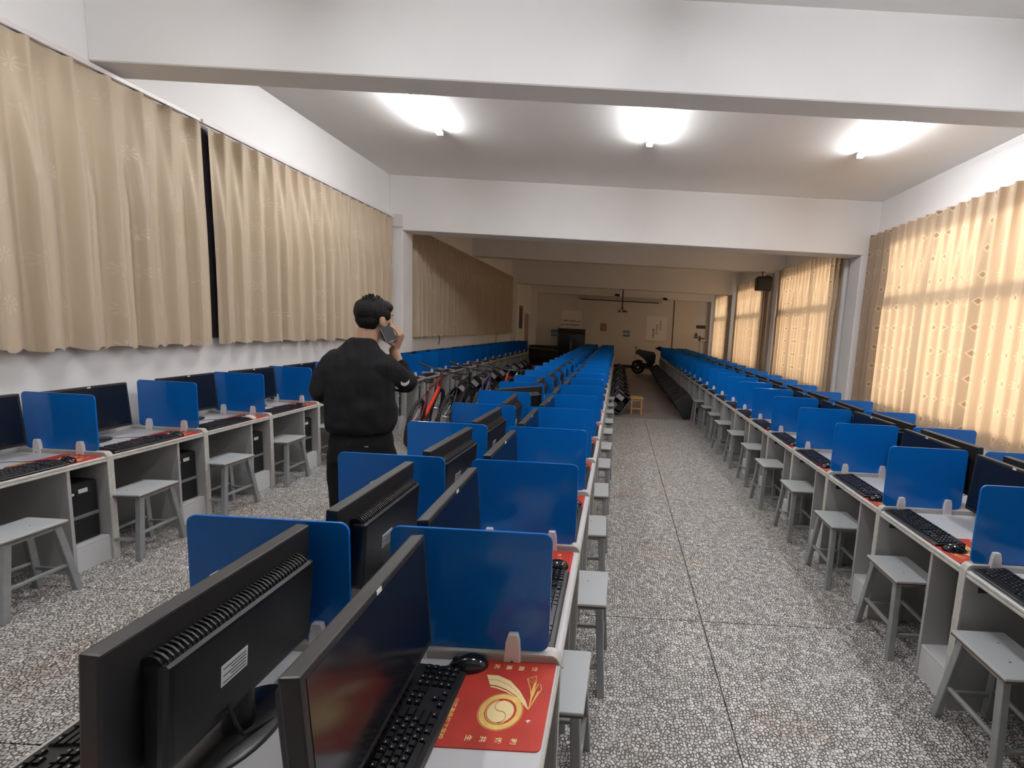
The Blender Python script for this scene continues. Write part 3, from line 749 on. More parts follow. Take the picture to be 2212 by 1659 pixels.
body.cyl(HC + FD*.092 + Vector((0, 0, .02)), nose, .009, .015, n=10); body.ell(nose, (.015, .017, .012), Rz)
for s_ in (-1, 1):
    body.ell(HC + FD*.088 + SD*s_*.032 + Vector((0, 0, .022)), (.022, .012, .006), Rz)   # brow
    ear = HC + SD*s_*.082 - FD*.005 + Vector((0, 0, -.018))
    body.ell(ear, (.011, .024, .036), Rz @ Matrix.Rotation(.25*s_, 3, 'Z'))
body.ell(HC + FD*.090 + Vector((0, 0, -.062)), (.022, .008, .005), Rz); body.ell(HC + FD*.088 + Vector((0, 0, -.073)), (.020, .008, .006), Rz)
limb(body, [(-1.735, 2.80, 1.42, .052), (-1.795, 2.77, 1.21, .042), (-1.70, 2.99, 1.17, .028)])
limb(body, [(-1.425, 2.80, 1.41, .052), (*RE, .043), (*RW, .029)])
limb(body, [(-1.655, 2.81, .90, .088), (-1.675, 2.83, .50, .058), (-1.685, 2.81, .10, .042)])
limb(body, [(-1.495, 2.81, .90, .088), (-1.475, 2.83, .50, .058), (-1.465, 2.81, .10, .042)])
# right hand: palm on the outside of the phone, four fingers up its back, thumb on the near edge
def hand(b, palm, fingers, thumb):
    for p, q, r in palm: b.cyl(p, q, r, r, n=12); b.ell(p, (r,)*3); b.ell(q, (r,)*3)
    for f in fingers: limb(b, f)
    limb(b, thumb)
W = Vector(RW) + Vector((.004, 0, 0))
kn = [Vector((-1.386, 2.898, 1.588)), Vector((-1.380, 2.918, 1.596)), Vector((-1.382, 2.938, 1.593)), Vector((-1.390, 2.957, 1.583))]
palm = [(W + Vector((.002*i, (i-1.5)*.012, 0)), k_, .0145) for i, k_ in enumerate(kn)]
fing = []
for i, k_ in enumerate(kn):
    L_ = (.95, 1.05, 1.0, .82)[i]
    m1 = k_ + Vector((-.016, -.010 - .002*i, .034))*L_; m2 = m1 + Vector((-.020, -.012, .020))*L_; m3 = m2 + Vector((-.014, -.012, .011))*L_
    fing.append([(*k_, .0098), (*m1, .0088), (*m2, .0080), (*m3, .0070)])
thumb = [(-1.420, 2.915, 1.522, .0145), (-1.436, 2.878, 1.542, .0118), (-1.457, 2.852, 1.560, .0105), (-1.466, 2.838, 1.582, .009)]
hand(body, palm, fing, thumb)
# left hand, held in front of the belly
LW = Vector((-1.70, 2.99, 1.17))
palm2 = [(LW + Vector((i*.003, 0, (i-1.5)*.012)), LW + Vector((.055, .03, (i-1.5)*.019)), .0145) for i in range(4)]
fing2 = [[(*(LW + Vector((.055, .03, (i-1.5)*.019))), .0098), (*(LW + Vector((.088, .02, (i-1.5)*.020))), .0088), (*(LW + Vector((.100, -.004, (i-1.5)*.019))), .0080), (*(LW + Vector((.088, -.020, (i-1.5)*.018))), .007)] for i in range(4)]
hand(body, palm2, fing2, [(*(LW + Vector((.012, .01, .025))), .014), (*(LW + Vector((.035, .0, .052))), .011), (*(LW + Vector((.060, -.004, .062))), .009), (*(LW + Vector((.078, -.006, .060))), .008)])
person = thing('person', 'person in a black sweater and trousers holding a phone to the right ear', 'person', (0, 0, 0))
part('body', blob('body', body, skin_m, .005, 3), person)
sw = B()
eloft(sw, [(PX, PY, .985, .198, .135), (PX, PY, 1.03, .212, .148), (PX, PY, 1.15, .212, .148), (PX, PY, 1.30, .208, .142), (PX, PY, 1.40, .200, .125), (PX+.003, PY, 1.46, .172, .105), (PX+.008, PY+.002, 1.51, .118, .088), (PX+.016, PY+.006, 1.555, .078, .074), (PX+.018, PY+.008, 1.566, .068, .068)])
limb(sw, [(-1.66, 2.80, 1.415, .090), (-1.725, 2.80, 1.395, .088), (-1.785, 2.765, 1.235, .080), (-1.78, 2.79, 1.215, .078), (-1.705, 2.975, 1.175, .052)])
cuff = Vector(RE).lerp(Vector(RW), .52)
limb(sw, [(-1.435, 2.80, 1.385, .090), (-1.400, 2.90, 1.31, .086), (RE[0], RE[1], RE[2]+.012, .074), (*cuff, .050)])
def folds(a, k, zf=1.0):
    def f(co, n):
        t = noise.noise(Vector((co.x*k, co.y*k, co.z*k*zf))) * a + noise.noise(Vector((co.x*k*2.3+5, co.y*k*2.3, co.z*k*zf*2.1))) * a*.5
        return n * t
    return f
so = part('sweater', blob('sweater', sw, sweat_m, .007, 5, folds(.014, 9, .8)), person, 'loose black sweater')
for (cx, cy, cz), (w_, h_) in (((-1.300, 2.925, 1.262), (.040, .014)), ((-1.352, 2.905, 1.235), (.016, .016))):
    pass
tr = B()
eloft(tr, [(PX, PY+.01, 1.02, .165, .115), (PX, PY+.01, .92, .195, .14), (PX, PY+.01, .80, .205, .145)])
limb(tr, [(-1.670, 2.815, .82, .118), (-1.690, 2.83, .48, .098), (-1.700, 2.82, .10, .082)])
limb(tr, [(-1.480, 2.815, .82, .118), (-1.460, 2.83, .48, .098), (-1.450, 2.82, .10, .082)])
part('trousers', blob('trousers', tr, trou_m, .009, 5, folds(.012, 7, .6)), person, 'baggy black trousers')
part('pocket_mark', B().box(-1.475, -1.452, 2.655, 2.658, .925, .928).mesh('pocket_mark', sticker), person, 'tiny pale mark on the back pocket')
hr = B()
hr.ell(HC - FD*.016 + Vector((0, 0, .034)), (.094, .106, .094), Rz, 24, 16)
hr.ell(HC - FD*.046 + Vector((0, 0, -.012)), (.080, .064, .072), Rz, 24, 16)
hr.ell(HC + FD*.030 + Vector((0, 0, .064)), (.084, .072, .050), Rz, 24, 16)
for s_ in (-1, 1): hr.ell(HC + SD*s_*.078 + FD*.028 + Vector((0, 0, .015)), (.014, .022, .032), Rz)
random.seed(5)
for i in range(46):
    a = random.uniform(0, 2*PI); e_ = random.uniform(.1, .8)
    d = Vector((math.cos(a)*math.sin(e_), math.sin(a)*math.sin(e_), math.cos(e_)))
    p = HC - FD*.02 + Vector((0, 0, .045)) + Vector((d.x*.090, d.y*.102, d.z*.082))
    t_ = (Vector((-d.y, d.x, .25)) + d*.5 + Vector((random.uniform(-.5, .5), random.uniform(-.5, .5), .2))).normalized()
    hr.cyl(p - d*.01, p + t_*random.uniform(.012, .022), .008, .003, n=6)
def hairdisp(co, n): return n * (noise.noise(Vector((co.x*38, co.y*38, co.z*16))) * .005)
part('hair', blob('hair', hr, hair_m, .0035, 1, hairdisp), person, 'short thick black hair')
for sx, nm in ((-1.70, 0), (-1.45, 1)):
    sh = B(); sh.ell((sx, 2.80, .045), (.048, .07, .050)); sh.ell((sx, 2.90, .038), (.050, .085, .036)); sh.box(sx-.046, sx+.046, 2.74, 2.97, .004, .022)
    part('shoe', blob('shoe', sh, mat('white_shoe', (.5, .5, .5), .5), .008, 3), person)
# white brand-free marks on the right elbow of the sweater: shrink-fit patches
from mathutils.bvhtree import BVHTree
bvh = BVHTree.FromPolygons([v.co.copy() for v in so.data.vertices], [tuple(p.vertices) for p in so.data.polygons])
def patch(cx, cz, w_, h_, slant=0.0, arc=0.0):
    vs = []; fs = []; nx, nz = 9, 4
    o_ = Vector((0, 0, CAM_H))
    for j in range(nz+1):
        for i in range(nx+1):
            u = i/nx-.5; v = j/nz-.5
            tgt = Vector((cx + u*w_, 2.8, cz + v*h_ + slant*w_*u + arc*w_*u*u))
            hit = bvh.ray_cast(o_, (tgt - o_).normalized())
            if hit[0] is None: return None
            vs.append(hit[0] + hit[1]*.0015)
    for j in range(nz):
        for i in range(nx): fs.append((j*(nx+1)+i, j*(nx+1)+i+1, (j+1)*(nx+1)+i+1, (j+1)*(nx+1)+i))
    b = B(); b.add(vs, fs); return b
for q in ((-1.300, 1.293, .052, .020, .25, 1.2), (-1.352, 1.268, .020, .012, -.3, 0)):
    pb = patch(*q)
    if pb: part('sleeve_mark', pb.mesh('sleeve_mark', clamp_m), person, 'white printed mark on the right sleeve')
# phone
ax = (Vector((-1.474, 2.878, 1.692)) - Vector((-1.424, 2.905, 1.552))).normalized(); cen = (Vector((-1.474, 2.878, 1.692)) + Vector((-1.424, 2.905, 1.552)))/2 + Vector((.014, -.045, .002))
ny = Vector((.50, .86, .10)); ny = (ny - ax*ny.dot(ax)).normalized(); nx_ = ny.cross(ax).normalized()
MP = Matrix(((nx_.x, ny.x, ax.x, cen.x), (nx_.y, ny.y, ax.y, cen.y), (nx_.z, ny.z, ax.z, cen.z), (0, 0, 0, 1)))
ph = thing('phone', 'dark phone with pale rim held against the right ear of the man', 'phone', (0, 0, 0))
part('phone_body', B().prism(rrect(-.036, .036, -.076, .076, .009), -.0035, .0035, 'x').mesh('phone_body', mat('phone_dark', (.03, .028, .03), .25)), ph)
part('phone_rim', B().tube([(0, y, z) for y, z in rrect(-.0365, .0365, -.0765, .0765, .009)], .0022, 6, closed=True).mesh('phone_rim', chrome, smooth=True), ph, 'pale metal rim')
part('camera_ring', B().tube([(.0045 if nx_.x > 0 else -.0045, .014*math.cos(a), .035+.014*math.sin(a)) for a in [2*PI*i/16 for i in range(16)]], .0016, 5, closed=True).mesh('camera_ring', sticker, smooth=True), ph, 'pale ring on the back')
for c in KIDS[ph]: c.data.transform(MP)
# ------------------------------------------------------------------ bicycles
def tilt(rz, lean, loc): return Matrix.Translation(loc) @ Matrix.Rotation(rz, 4, 'Z') @ Matrix.Rotation(lean, 4, 'X')
def bicycle(label, loc, rz, lean, fm, tm, txt=None):
    t = thing('mountain_bicycle', label, 'bicycle', loc, rz, 'bicycles parked in the left aisle'); M = Matrix.Rotation(lean, 4, 'X')
    R_ = .33
    def wheel(cx):
        ci = [(cx + R_*.94*math.cos(2*PI*i/32), 0, R_ + R_*.94*math.sin(2*PI*i/32)) for i in range(32)]
        wh = part('tyre', B().tube(ci, .024, 8, M, closed=True).mesh('tyre', tire_m, smooth=True), t)
        ri = [(cx + R_*.84*math.cos(2*PI*i/32), 0, R_ + R_*.84*math.sin(2*PI*i/32)) for i in range(32)]
        part('rim', B().tube(ri, .012, 6, M, closed=True).mesh('rim', blk_soft, smooth=True), wh)
        sp = B()
        for i in range(24):
            a = 2*PI*i/24; s_ = .025 if i % 2 else -.025
            sp.cyl((cx + .02*math.cos(a+.6), s_, R_ + .02*math.sin(a+.6)), (cx + R_*.84*math.cos(a), 0, R_ + R_*.84*math.sin(a)), .0014, n=4, M=M)
        part('spokes', sp.mesh('spokes', chrome), wh, kind='stuff')
        part('hub', B().cyl((cx, -.05, R_), (cx, .05, R_), .022, n=12, M=M).mesh('hub', chrome, smooth=True), wh)
        part('brake_disc', B().cyl((cx, -.037, R_), (cx, -.034, R_), .08, n=20, M=M).mesh('brake_disc', chrome), wh)
    wheel(-.53); wheel(.55)
    bb, st, ht, hb = (-.10, 0, .31), (-.25, 0, .74), (.36, 0, .84), (.40, 0, .70)
    f = B()
    f.tube([bb, st], .017, 8, M); f.tube([st, ht], .019, 8, M)
    for s_ in (-.035, .035):
        f.tube([(-.53, s_*1.6, R_), (-.40, s_*1.5, R_-.01), (bb[0]-.02, s_, bb[2])], .010, 6, M); f.tube([(-.53, s_*1.6, R_), (st[0]-.02, s_*.5, st[2]-.06)], .008, 6, M)
    part('frame', f.mesh('frame', fm, smooth=True), t)
    part('down_tube', B().tube([bb, hb], .030, 10, M).mesh('down_tube', tm, smooth=True), t, 'bright coloured down tube')
    part('head_tube', B().tube([hb, ht, (.345, 0, .90)], .024, 10, M).mesh('head_tube', fm, smooth=True), t)
    fk = B()
    for s_ in (-.055, .055): fk.tube([(.55, s_, R_), (.43, s_, .66)], .017, 8, M)
    fk.tube([(.43, -.065, .66), (.42, 0, .70), (.43, .065, .66)], .016, 8, M)
    part('fork', fk.mesh('fork', blk_soft, smooth=True), t)
    hbp = part('handlebar', B().tube([(.31, -.34, 1.00), (.35, -.12, .96), (.37, 0, .955), (.35, .12, .96), (.31, .34, 1.00)], .013, 8, M).mesh('handlebar', blk, smooth=True), t)
    for s_ in (-1, 1):
        part('grip', B().tube([(.31, s_*.35, 1.0), (.328, s_*.23, .98)], .018, 8, M).mesh('grip', tire_m, smooth=True), hbp)
        part('brake_lever', B().tube([(.34, s_*.20, .975), (.40, s_*.22, .955), (.40, s_*.30, .96)], .006, 5, M).mesh('brake_lever', blk_soft), hbp)
    part('stem', B().tube([(.345, 0, .90), (.37, 0, .955)], .02, 8, M).mesh('stem', blk, smooth=True), t)
    part('seat_post', B().tube([st, (-.285, 0, .86)], .013, 8, M).mesh('seat_post', chrome, smooth=True), t)
    sd = B(); sd.ell((-.33, 0, .885), (.10, .07, .028)); sd.ell((-.22, 0, .885), (.13, .03, .022))
    me = blob('saddle', sd, blk, .008, 2); me.transform(M); part('saddle', me, t)
    ch = part('chainring', B().cyl((bb[0], -.055, bb[2]), (bb[0], -.048, bb[2]), .085, n=24, M=M).mesh('chainring', blk_soft), t)
    for s_, dz in ((-1, -.17), (1, .17)):
        part('crank', B().tube([(bb[0], s_*.06, bb[2]), (bb[0]+.03, s_*.07, bb[2]+dz*.98)], .009, 6, M).mesh('crank', chrome), ch)
        y0, y1 = sorted((s_*.07, s_*.16)); part('pedal', B().box(bb[0]-.02, bb[0]+.08, y0, y1, bb[2]+dz-.012, bb[2]+dz+.012, M).mesh('pedal', blk), ch)
    part('cable', B().tube([(.36, .10, .97), (.47, .06, .99), (.46, .02, .86), (.40, .02, .78)], .003, 5, M).mesh('cable', mat('pale_cable', (.4, .42, .38), .5)), t)
    if txt:
        me = text_mesh(txt, .05, clamp_m, name='frame_lettering')
        d = (Vector(hb) - Vector(bb)).normalized(); up = Vector((0, -1, 0)).cross(d) ; 
        c_ = (Vector(hb)+Vector(bb))/2
        for s_ in (-1, 1):
            ex = d*s_ * (1 if True else 1); nz_ = Vector((0, s_*-1.0, 0)); ey = nz_.cross(ex)
            mm = Matrix(((ex.x, ey.x, nz_.x, c_.x), (ex.y, ey.y, nz_.y, c_.y + nz_.y*.0305), (ex.z, ey.z, nz_.z, c_.z), (0, 0, 0, 1)))
            k = me.copy(); k.transform(M @ mm); part('frame_lettering', k, t, 'white frame lettering')
    return t
bicycle('mountain bicycle with bright red frame right beside the man', (-2.78, 6.50, 0), math.radians(97), math.radians(12), mat('red_grey_paint', (.20, .035, .03), .35, coat=.4), red_p)
bicycle('all black mountain bicycle between the red and the purple ones', (-2.47, 6.95, 0), math.radians(92), math.radians(9), blk_soft, blk)
bicycle('mountain bicycle with purple grey frame, third bicycle from the man', (-2.19, 7.35, 0), math.radians(96), math.radians(6), purp_p, purp_p)
bicycle('mountain bicycle with dark red lettered down tube, farthest from the man', (-1.86, 7.8, 0), math.radians(-92), math.radians(-6), darkred_p, red_p, 'GIANT')
# ------------------------------------------------------------------ tilted equipment cases
def case_thing(label, loc, mirror, group, seed, a=.38, b_=.31, ang=56, bright=1):
    t = thing('equipment_case', label, 'equipment case', loc, 0, group); rnd = random.Random(seed)
    M = Matrix.Rotation(math.radians(90-ang) * (1 if not mirror else -1), 4, 'Y')
    sg = -1 if not mirror else 1        # box grows to this x side before tilting
    x0, x1 = sorted((0, sg*b_)); D = .24
    sh = B(); T = .012
    sh.box(x0, x1, 0, D, 0, T, M).box(x0, x1, 0, D, a-T, a, M).box(x0, x0+T, 0, D, T, a-T, M).box(x1-T, x1, 0, D, T, a-T, M).box(x0, x1, D-T, D, T, a-T, M)
    part('shell', sh.mesh('shell', case_m, bevel=.002), t)
    if bright:
        part('inner_rim', B().box(x0+T, x1-T, .0, .006, T, T+.008, M).box(x1-T-.008, x1-T, 0, .006, T, a-T, M).box(x0+T, x0+T+.008, 0, .006, T, a-T, M).mesh('inner_rim', grey_lt), t, 'pale inner rim')
        bx = x0 + .03
        part('drive_cage', B().box(bx, bx+.12, .02, D-T, .03, .15, M).mesh('drive_cage', grey_part, bevel=.004), t, 'grey metal cage')
        part('power_unit', B().box(bx, bx+.15, .03, D-T, a-.13, a-.03, M).mesh('power_unit', grey_lt, bevel=.004), t, 'pale grey metal box')
        part('circuit_board', B().box(bx+.13, x1-.03, .12, .124, .05, a-.15, M).mesh('circuit_board', mat('board_dark', (.03, .035, .03), .5)), t)
        part('fan', B().cyl(M @ Vector((bx+.18, .08, .20)), M @ Vector((bx+.18, .12, .20)), .04, n=16).mesh('fan', blk_soft), t)
        part('wiring', B().tube([M @ Vector(p) for p in ((bx+.05, .03, .15), (bx+.10, .01, .19), (bx+.16, .02, .22), (bx+.13, .03, a-.13))], .004, 5).mesh('wiring', mat('red_wire', (.2, .03, .02), .5)), t)
    else:
        part('closed_side', B().box(x0+.004, x1-.004, -.004, T, .004, a-.004, M).mesh('closed_side', mat('case_side', (.010, .010, .010), .6), bevel=.003), t, 'closed black side panel')
        part('handle', B().tube([M @ Vector(p) for p in ((x0 if mirror else x1, .05, a*.8), ((x1+.03) if mirror else (x0-.03), .05, a*.85), (x1 if mirror else x0, .05, a*.7))], .005, 5).mesh('handle', blk), t)
    return t
for k in range(13):
    case_thing('tilted open black equipment case leaning on the centre block, %s from the camera' % ORD[k], (.105 + .012*math.sin(k*2.1), 9.02 + k*.62, .0), False, 'tilted open cases', k)
for k in range(13):
    case_thing('tilted closed black case leaning on the right block, %s from the camera' % ORD[k], (1.385 + .012*math.sin(k*1.7), 8.95 + k*.62, 0), True, 'tilted closed cases', 40+k, a=.42, b_=.34, ang=56, bright=0)
for k in range(9):
    case_thing('tilted open black case leaning on the left wall row, %s from the bicycles' % ORD[k], (-2.92 + .03*math.sin(k*2.1), 8.35 + k*.72, 0), False, 'tilted cases by the left wall row', 80+k, a=.5, b_=.36, ang=50)
# ------------------------------------------------------------------ wooden stool in the far aisle
t = thing('wooden_stool', 'small pale wooden stool standing alone in the far aisle', 'stool', (.44, 9.32, 0)); t.scale = (.95, 1, .86)
part('seat', B().box(-.135, .135, -.15, .15, .375, .40).mesh('seat', wood_m, bevel=.004), t)
for sx in (-1, 1):
    for sy in (-1, 1): part('leg', B().box(sx*.108-.017, sx*.108+.017, sy*.11-.017, sy*.11+.017, 0, .375).mesh('leg', wood_m, bevel=.003), t)
for sx in (-1, 1): part('stretcher', B().box(sx*.108-.01, sx*.108+.01, -.093, .093, .16, .19).mesh('stretcher', wood_m), t)
for sy in (-1, 1): part('stretcher', B().box(-.091, .091, sy*.11-.01, sy*.11+.01, .13, .16).mesh('stretcher', wood_m), t)
for sy in (-1, 1): part('apron', B().box(-.091, .091, sy*.11-.008, sy*.11+.008, .33, .375).mesh('apron', wood_m), t)
# ------------------------------------------------------------------ electric scooter at the back
t = thing('electric_scooter', 'dark teal electric scooter parked sideways by the back wall', 'scooter', (.83, 18.15, 0))
for cx in (0, 1.22):
    ci = [(cx + .215*math.cos(2*PI*i/28), 0, .265 + .215*math.sin(2*PI*i/28)) for i in range(28)]
    wp = part('wheel', B().tube(ci, .05, 10, closed=True).mesh('wheel', tire_m, smooth=True), t)
    part('wheel_disc', B().cyl((cx, -.03, .265), (cx, .03, .265), .15, n=20).mesh('wheel_disc', blk_soft), wp)
    part('hub', B().cyl((cx, -.06, .265), (cx, .06, .265), .045, n=14).mesh('hub', chrome, smooth=True), wp)
tail = [(-.12, .80), (-.10, .93), (.02, .95), (.30, .87), (.62, .84), (.68, .80), (.66, .50), (.58, .36), (.40, .40), (.22, .60), (.02, .74)]
part('tail_body', B().prism(tail, -.13, .13, 'y').mesh('tail_body', teal_p, bevel=.03, seg=3), t)
part('saddle', B().prism([(-.06, .945), (.00, .985), (.30, .93), (.62, .89), (.66, .85), (.60, .835), (.28, .87), (.0, .935)], -.12, .12, 'y').mesh('saddle', blk, bevel=.012, seg=2), t)
part('footboard', B().box(.45, 1.10, -.14, .14, .28, .36).mesh('footboard', blk, bevel=.02), t)
part('leg_shield', B().prism([(.98, .36), (1.08, .36), (.98, .98), (.90, .95)], -.17, .17, 'y').mesh('leg_shield', teal_p, bevel=.015), t)
part('front_fork', B().tube([(1.22, 0, .265), (1.02, 0, .80), (.93, 0, 1.05)], .03, 8).mesh('front_fork', blk_soft, smooth=True), t)
part('handlebar', B().tube([(.80, -.34, 1.08), (.92, -.15, 1.05), (.93, .15, 1.05), (.80, .34, 1.08)], .018, 8).mesh('handlebar', blk, smooth=True), t)
part('dash_cover', B().prism([(.62, 1.04), (.80, 1.13), (1.02, 1.08), (1.05, .95), (.88, .92)], -.12, .12, 'y').mesh('dash_cover', blk, bevel=.02, seg=2), t)
part('front_mudguard', B().prism([(1.00, .36), (1.05, .52), (1.22, .58), (1.40, .50), (1.44, .40), (1.38, .44), (1.22, .54), (1.08, .48)], -.06, .06, 'y').mesh('front_mudguard', teal_p, bevel=.01), t)
part('rear_mudguard', B().prism([(-.24, .40), (-.20, .50), (0, .57), (.20, .52), (.18, .48), (0, .53), (-.18, .46)], -.06, .06, 'y').mesh('rear_mudguard', blk, bevel=.01), t)
part('tail_lamp', B().box(-.14, -.10, -.06, .06, .82, .88).mesh('tail_lamp', mat('red_lens', (.35, .02, .02), .3), bevel=.01), t)
part('seat_bracket', B().tube([(-.12, 0, .98), (-.125, 0, 1.08)], .022, 8).tube([(-.12, 0, .93), (-.12, 0, .99)], .006, 6).mesh('seat_bracket', blk), t, 'black knob behind the saddle')
part('number_holder', B().prism([(-.16, .62), (-.12, .80), (-.10, .80), (-.145, .62)], -.07, .07, 'y').mesh('number_holder', darkred_p), t)
part('battery_box', B().box(-.05, .55, -.10, .10, .30, .44).mesh('battery_box', blk, bevel=.02), t)
# ------------------------------------------------------------------ back wall items
def cal(): pass
t = thing('glass_cabinet', 'tall dark cabinet with two glass doors against the back wall', 'cabinet', (-2.10, 20.45, 0))
part('carcass', B().box(-.60, .60, -.02, .30, 0, .12).box(-.60, .60, -.02, .30, 1.52, 1.62).box(-.60, -.56, 0, .30, .12, 1.52).box(.56, .60, 0, .30, .12, 1.52).box(-.56, .56, .27, .30, .12, 1.52).mesh('carcass', mat('dark_cabinet', (.045, .038, .036), .4), bevel=.004), t)
for z in (.60, 1.05): part('shelf', B().box(-.56, .56, .02, .27, z, z+.02).mesh('shelf', mat('dark_cabinet', (.045, .038, .036), .4)), t)
for s_ in (-1, 1):
    x0, x1 = sorted((s_*.012, s_*.575))
    d = part('door', B().box(x0, x1, -.045, -.022, .13, .18).box(x0, x1, -.045, -.022, 1.36, 1.41).box(x0, x0+.045, -.045, -.022, .18, 1.36).box(x1-.045, x1, -.045, -.022, .18, 1.36).mesh('door', mat('cabinet_door', (.05, .055, .058), .35), bevel=.003), t)
    part('glass', B().box(x0+.045, x1-.045, -.037, -.033, .18, 1.36).mesh('glass', mat('cabinet_glass', (.035, .042, .045), .08)), d)
    part('handle', B().box(s_*.03-.008, s_*.03+.008, -.065, -.045, .75, 1.0).mesh('handle', chrome), d)
t = thing('covered_counter', 'long low counter under a black cover in the far left corner', 'counter', (-3.15, 19.9, 0))
part('counter_body', B().box(-.60, .55, -.35, .35, 0, .80).mesh('counter_body', mat('dark_counter', (.012, .012, .012), .7), bevel=.02), t)
part('cover', B().box(-.63, .58, -.38, .38, .78, .84).prism([(-.63, .30), (.58, .28), (.58, .80), (-.63, .80)], -.395, -.375, 'y').mesh('cover', mat('black_cover', (.010, .010, .011), .6), bevel=.015, seg=2), t)
part('cover_trim', B().tube([(-.62, -.40, .74), (-.3, -.40, .735), (0, -.40, .71), (.3, -.40, .70), (.5, -.40, .68), (.58, -.40, .64)], .012, 6).mesh('cover_trim', grey_lt, smooth=True), t, 'pale wavy trim line')
def poster(name, label, x0, x1, z0, z1, m, cat, y=YB-.004, rod=None):
    t = thing(name, label, cat, ((x0+x1)/2, y, (z0+z1)/2)); w_, h_ = (x1-x0)/2, (z1-z0)/2
    part('sheet', B().box(-w_, w_, -.004, 0, -h_, h_).mesh('sheet', m), t)
    return t, w_, h_
RX = Matrix.Rotation(PI/2, 4, 'X')
def put_text(t, txt, x, z, size, m, y=-.006):
    me = text_mesh(txt, size, m, bold=.02); me.transform(Matrix.Translation((x, y, z)) @ RX); part('lettering', me, t)
t, w_, h_ = poster('wall_poster', 'white poster with two lines of dark writing above the glass cabinet', -2.62, -1.70, 1.63, 2.42, paper_m, 'poster')
put_text(t, '严禁携带食物饮料进入机房', 0, -.06, .072, ink_m); put_text(t, '请保持室内卫生整洁安静', -.03, -.23, .075, ink_m)
part('edge_rod', B().cyl((-w_, -.01, -h_), (-w_, -.01, h_), .012, n=8).mesh('edge_rod', clamp_m), t, 'pale vertical edge')
t, w_, h_ = poster('wall_poster', 'white hanging poster with three vertical columns of dark writing', 1.22, 2.14, 1.30, 2.38, paper_m, 'poster')
for j, col in enumerate(('今日工作', '不努力做', '明日找工')):
    for i, ch in enumerate(col): put_text(t, ch, .17 - j*.15, .31 - i*.115 - j*.19, .10, ink_m)
part('bottom_rod', B().cyl((-w_, -.012, -h_), (w_, -.012, -h_), .014, n=8).mesh('bottom_rod', clamp_m), t)
t, w_, h_ = poster('framed_notice', 'small brown framed notice left of the projector on the back wall', -.84, -.57, 1.60, 1.93, mat('brown_frame', (.30, .14, .08), .5), 'notice')
part('notice_sheet', B().box(-w_+.03, w_-.03, -.007, -.004, -h_+.03, h_-.03).mesh('notice_sheet', mat('tan_sheet', (.40, .28, .20), .6)), t)
for lab, x in (('blue slatted wall sign below the projector', .34), ('blue slatted wall sign left of the glass cabinet', -2.91)):
    t = thing('wall_sign', lab, 'sign', (x, YB, 1.54 if x > 0 else 1.40), 0, 'blue wall signs')
    for dz in (.075, -.075): part('sign_plate', B().box(-.14, .14, -.018, 0, dz-.055, dz+.055).mesh('sign_plate', blue_sign, bevel=.008), t)
    part('white_band', B().box(-.12, .12, -.022, -.018, -.065, -.035).box(-.10, .12, -.022, -.018, .055, .08).mesh('white_band', clamp_m), t)
t, w_, h_ = poster('wall_panel', 'narrow dark panel high on the right end of the back wall', 3.46, 3.88, 1.94, 2.09, mat('dark_panel', (.02, .018, .018), .4), 'panel')
t, w_, h_ = poster('triangle_sign', 'small triangular warning sign beside the wall shelf', 3.39, 3.57, 1.50, 1.56, mat('dark_panel', (.02, .018, .018), .4), 'sign')
part('triangle', B().prism([(-.09, .05), (.09, .05), (.03, .22), (-.03, .22)], -.005, 0, 'y').mesh('triangle', mat('olive_sign', (.12, .10, .06), .6)), t)
t = thing('wall_shelf', 'small white shelf with dark bits on the back wall, right end', 'shelf', (3.88, YB, 1.40))
part('board', B().box(-.20, .22, -.16, 0, 0, .06).mesh('board', clamp_m, bevel=.004), t)
part('bracket', B().box(-.24, -.20, -.10, 0, 0, .20).mesh('bracket', blk_soft), t)
tag(ob('remote_handset', B().box(3.72, 3.86, 20.68, 20.76, 1.46, 1.53).mesh('remote_handset', blk, bevel=.01)), 'dark handset lying on the left of the white wall shelf', 'handset')
tag(ob('wall_cable', B().tube([(3.68, YB-.006, 1.40), (3.67, YB-.006, .8), (3.68, YB-.006, .13)], .006, 5).mesh('wall_cable', blk_soft)), 'thin cable running down from the white wall shelf', 'cable')
tag(ob('wall_conduit', B().cyl((2.44, YB-.02, .13), (2.42, YB-.02, 3.12), .018, n=8).mesh('wall_conduit', mat('brown_conduit', (.14, .09, .06), .6))), 'thin dark vertical conduit right of the hanging poster', 'conduit')
t = thing('projection_screen', 'rolled up projection screen case high on the back wall', 'projection screen', (-.03, 20.36, 2.92))
part('screen_case', B().box(-1.85, 1.85, -.06, .05, .04, .15).mesh('screen_case', mat('dim_case', (.50, .47, .44), .5), bevel=.02, seg=2), t)
part('weight_bar', B().box(-1.72, 1.72, -.03, -.005, .0, .035).mesh('weight_bar', blk), t)
part('end_cap', B().box(-1.87, -1.85, -.07, .06, .03, .16).box(1.85, 1.87, -.07, .06, .03, .16).mesh('end_cap', clamp_m), t)
part('wall_arm', B().box(-1.6, -1.56, .05, .42, .08, .11).box(1.56, 1.60, .05, .42, .08, .11).mesh('wall_arm', blk), t)
for lab, x, z in (('small black camera on the back beam, middle', -.15, 3.20), ('small black camera on the back beam, right', 1.95, 3.14)):
    t = thing('security_camera', lab, 'camera', (x, 20.45, z), 0)
    part('mount', B().box(-.02, .02, -.05, 0, -.02, .06).mesh('mount', blk), t)
    part('camera_body', B().cyl((-.10, -.08, 0), (.10, -.09, -.02), .045, n=12).mesh('camera_body', blk, smooth=True), t)
t = thing('projector', 'white projector hanging on a dark pole in front of the back wall', 'projector', (.08, 17.55, 2.33))
part('projector_body', B().box(-.23, .23, -.16, .16, 0, .12).mesh('projector_body', mat('projector_shell', (.62, .58, .55), .4), bevel=.02, seg=2), t)
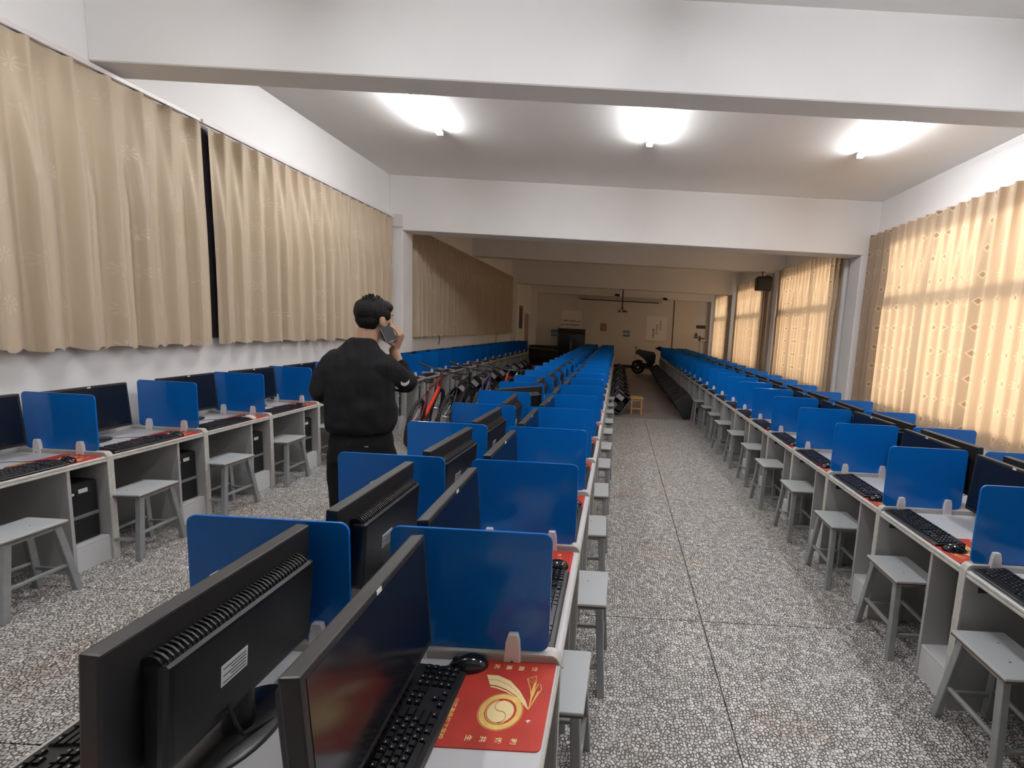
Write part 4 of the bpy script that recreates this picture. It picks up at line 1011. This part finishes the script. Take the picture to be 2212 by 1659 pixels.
part('lens', B().cyl((-.10, -.17, .06), (-.10, -.155, .06), .04, n=16).mesh('lens', blk), t)
part('vent', B().box(.0, .18, -.165, -.158, .03, .09).mesh('vent', blk_soft), t)
part('pole', B().cyl((0, 0, .20), (0, 0, 1.71), .022, n=10).mesh('pole', blk), t)
part('bracket', B().box(-.10, .10, -.08, .08, .12, .14).box(-.03, .03, -.03, .03, .14, .22).mesh('bracket', blk_soft, bevel=.004), t)
t = thing('hanging_speaker', 'black loudspeaker hanging under the beam by the window wall', 'speaker', (3.67, 12.12, 2.90))
part('cabinet', B().prism([(-.19, .03), (-.16, 0), (.16, -.02), (.19, .02), (.20, .33), (.16, .36), (-.15, .36), (-.19, .32)], -.12, .12, 'y').mesh('cabinet', blk, bevel=.012, seg=2), t)
part('grille', B().box(-.17, .17, -.128, -.12, .03, .32).mesh('grille', blk_soft, bevel=.004), t)
part('bracket', B().cyl((0, .10, .36), (0, .16, .50), .012, n=8).box(-.05, .05, .10, .26, .495, .50).mesh('bracket', blk), t)
t = thing('wireless_router_box', 'white rounded box on the beam face above the left column', 'box', (-3.80, 7.92, 3.20))
part('cover', B().prism(rrect(-.105, .105, 0, .21, .035), -.035, 0, 'y').mesh('cover', clamp_m, bevel=.008, seg=2), t)
t = thing('notice_board', 'grey notice board with orange top edge on the far left wall', 'notice board', (XL, 17.75, 1.54))
part('board', B().box(0, .03, -.92, .92, 0, .76).mesh('board', mat('slate_board', (.10, .11, .14), .6)), t)
part('top_frame', B().box(0, .035, -.94, .94, .76, .89).mesh('top_frame', mat('orange_frame', (.42, .17, .06), .5)), t, 'orange top strip')
d = struct('door_1', B().box(XL, XL+.02, 19.1, 19.95, 0, 2.15), mat('tan_door', (.42, .30, .24), .5), bevel=.004)
part('door_frame', B().box(XL, XL+.035, 19.03, 19.10, 0, 2.22).box(XL, XL+.035, 19.95, 20.02, 0, 2.22).box(XL, XL+.035, 19.10, 19.95, 2.15, 2.22).mesh('door_frame', white_wall), d)
part('door_handle', B().cyl((XL+.02, 19.85, 1.0), (XL+.07, 19.85, 1.0), .015, n=8).mesh('door_handle', chrome), d)
for c_, y_, z_ in ((LC[0], 9.72, 1.18), (LC[3], 14.25, 1.08)):
    part('cord_end', B().tube([(-3.79, y_, 1.42), (-3.79, y_+.02, 1.28), (-3.79, y_-.02, z_)], .008, 5).mesh('cord_end', blk_soft), c_)
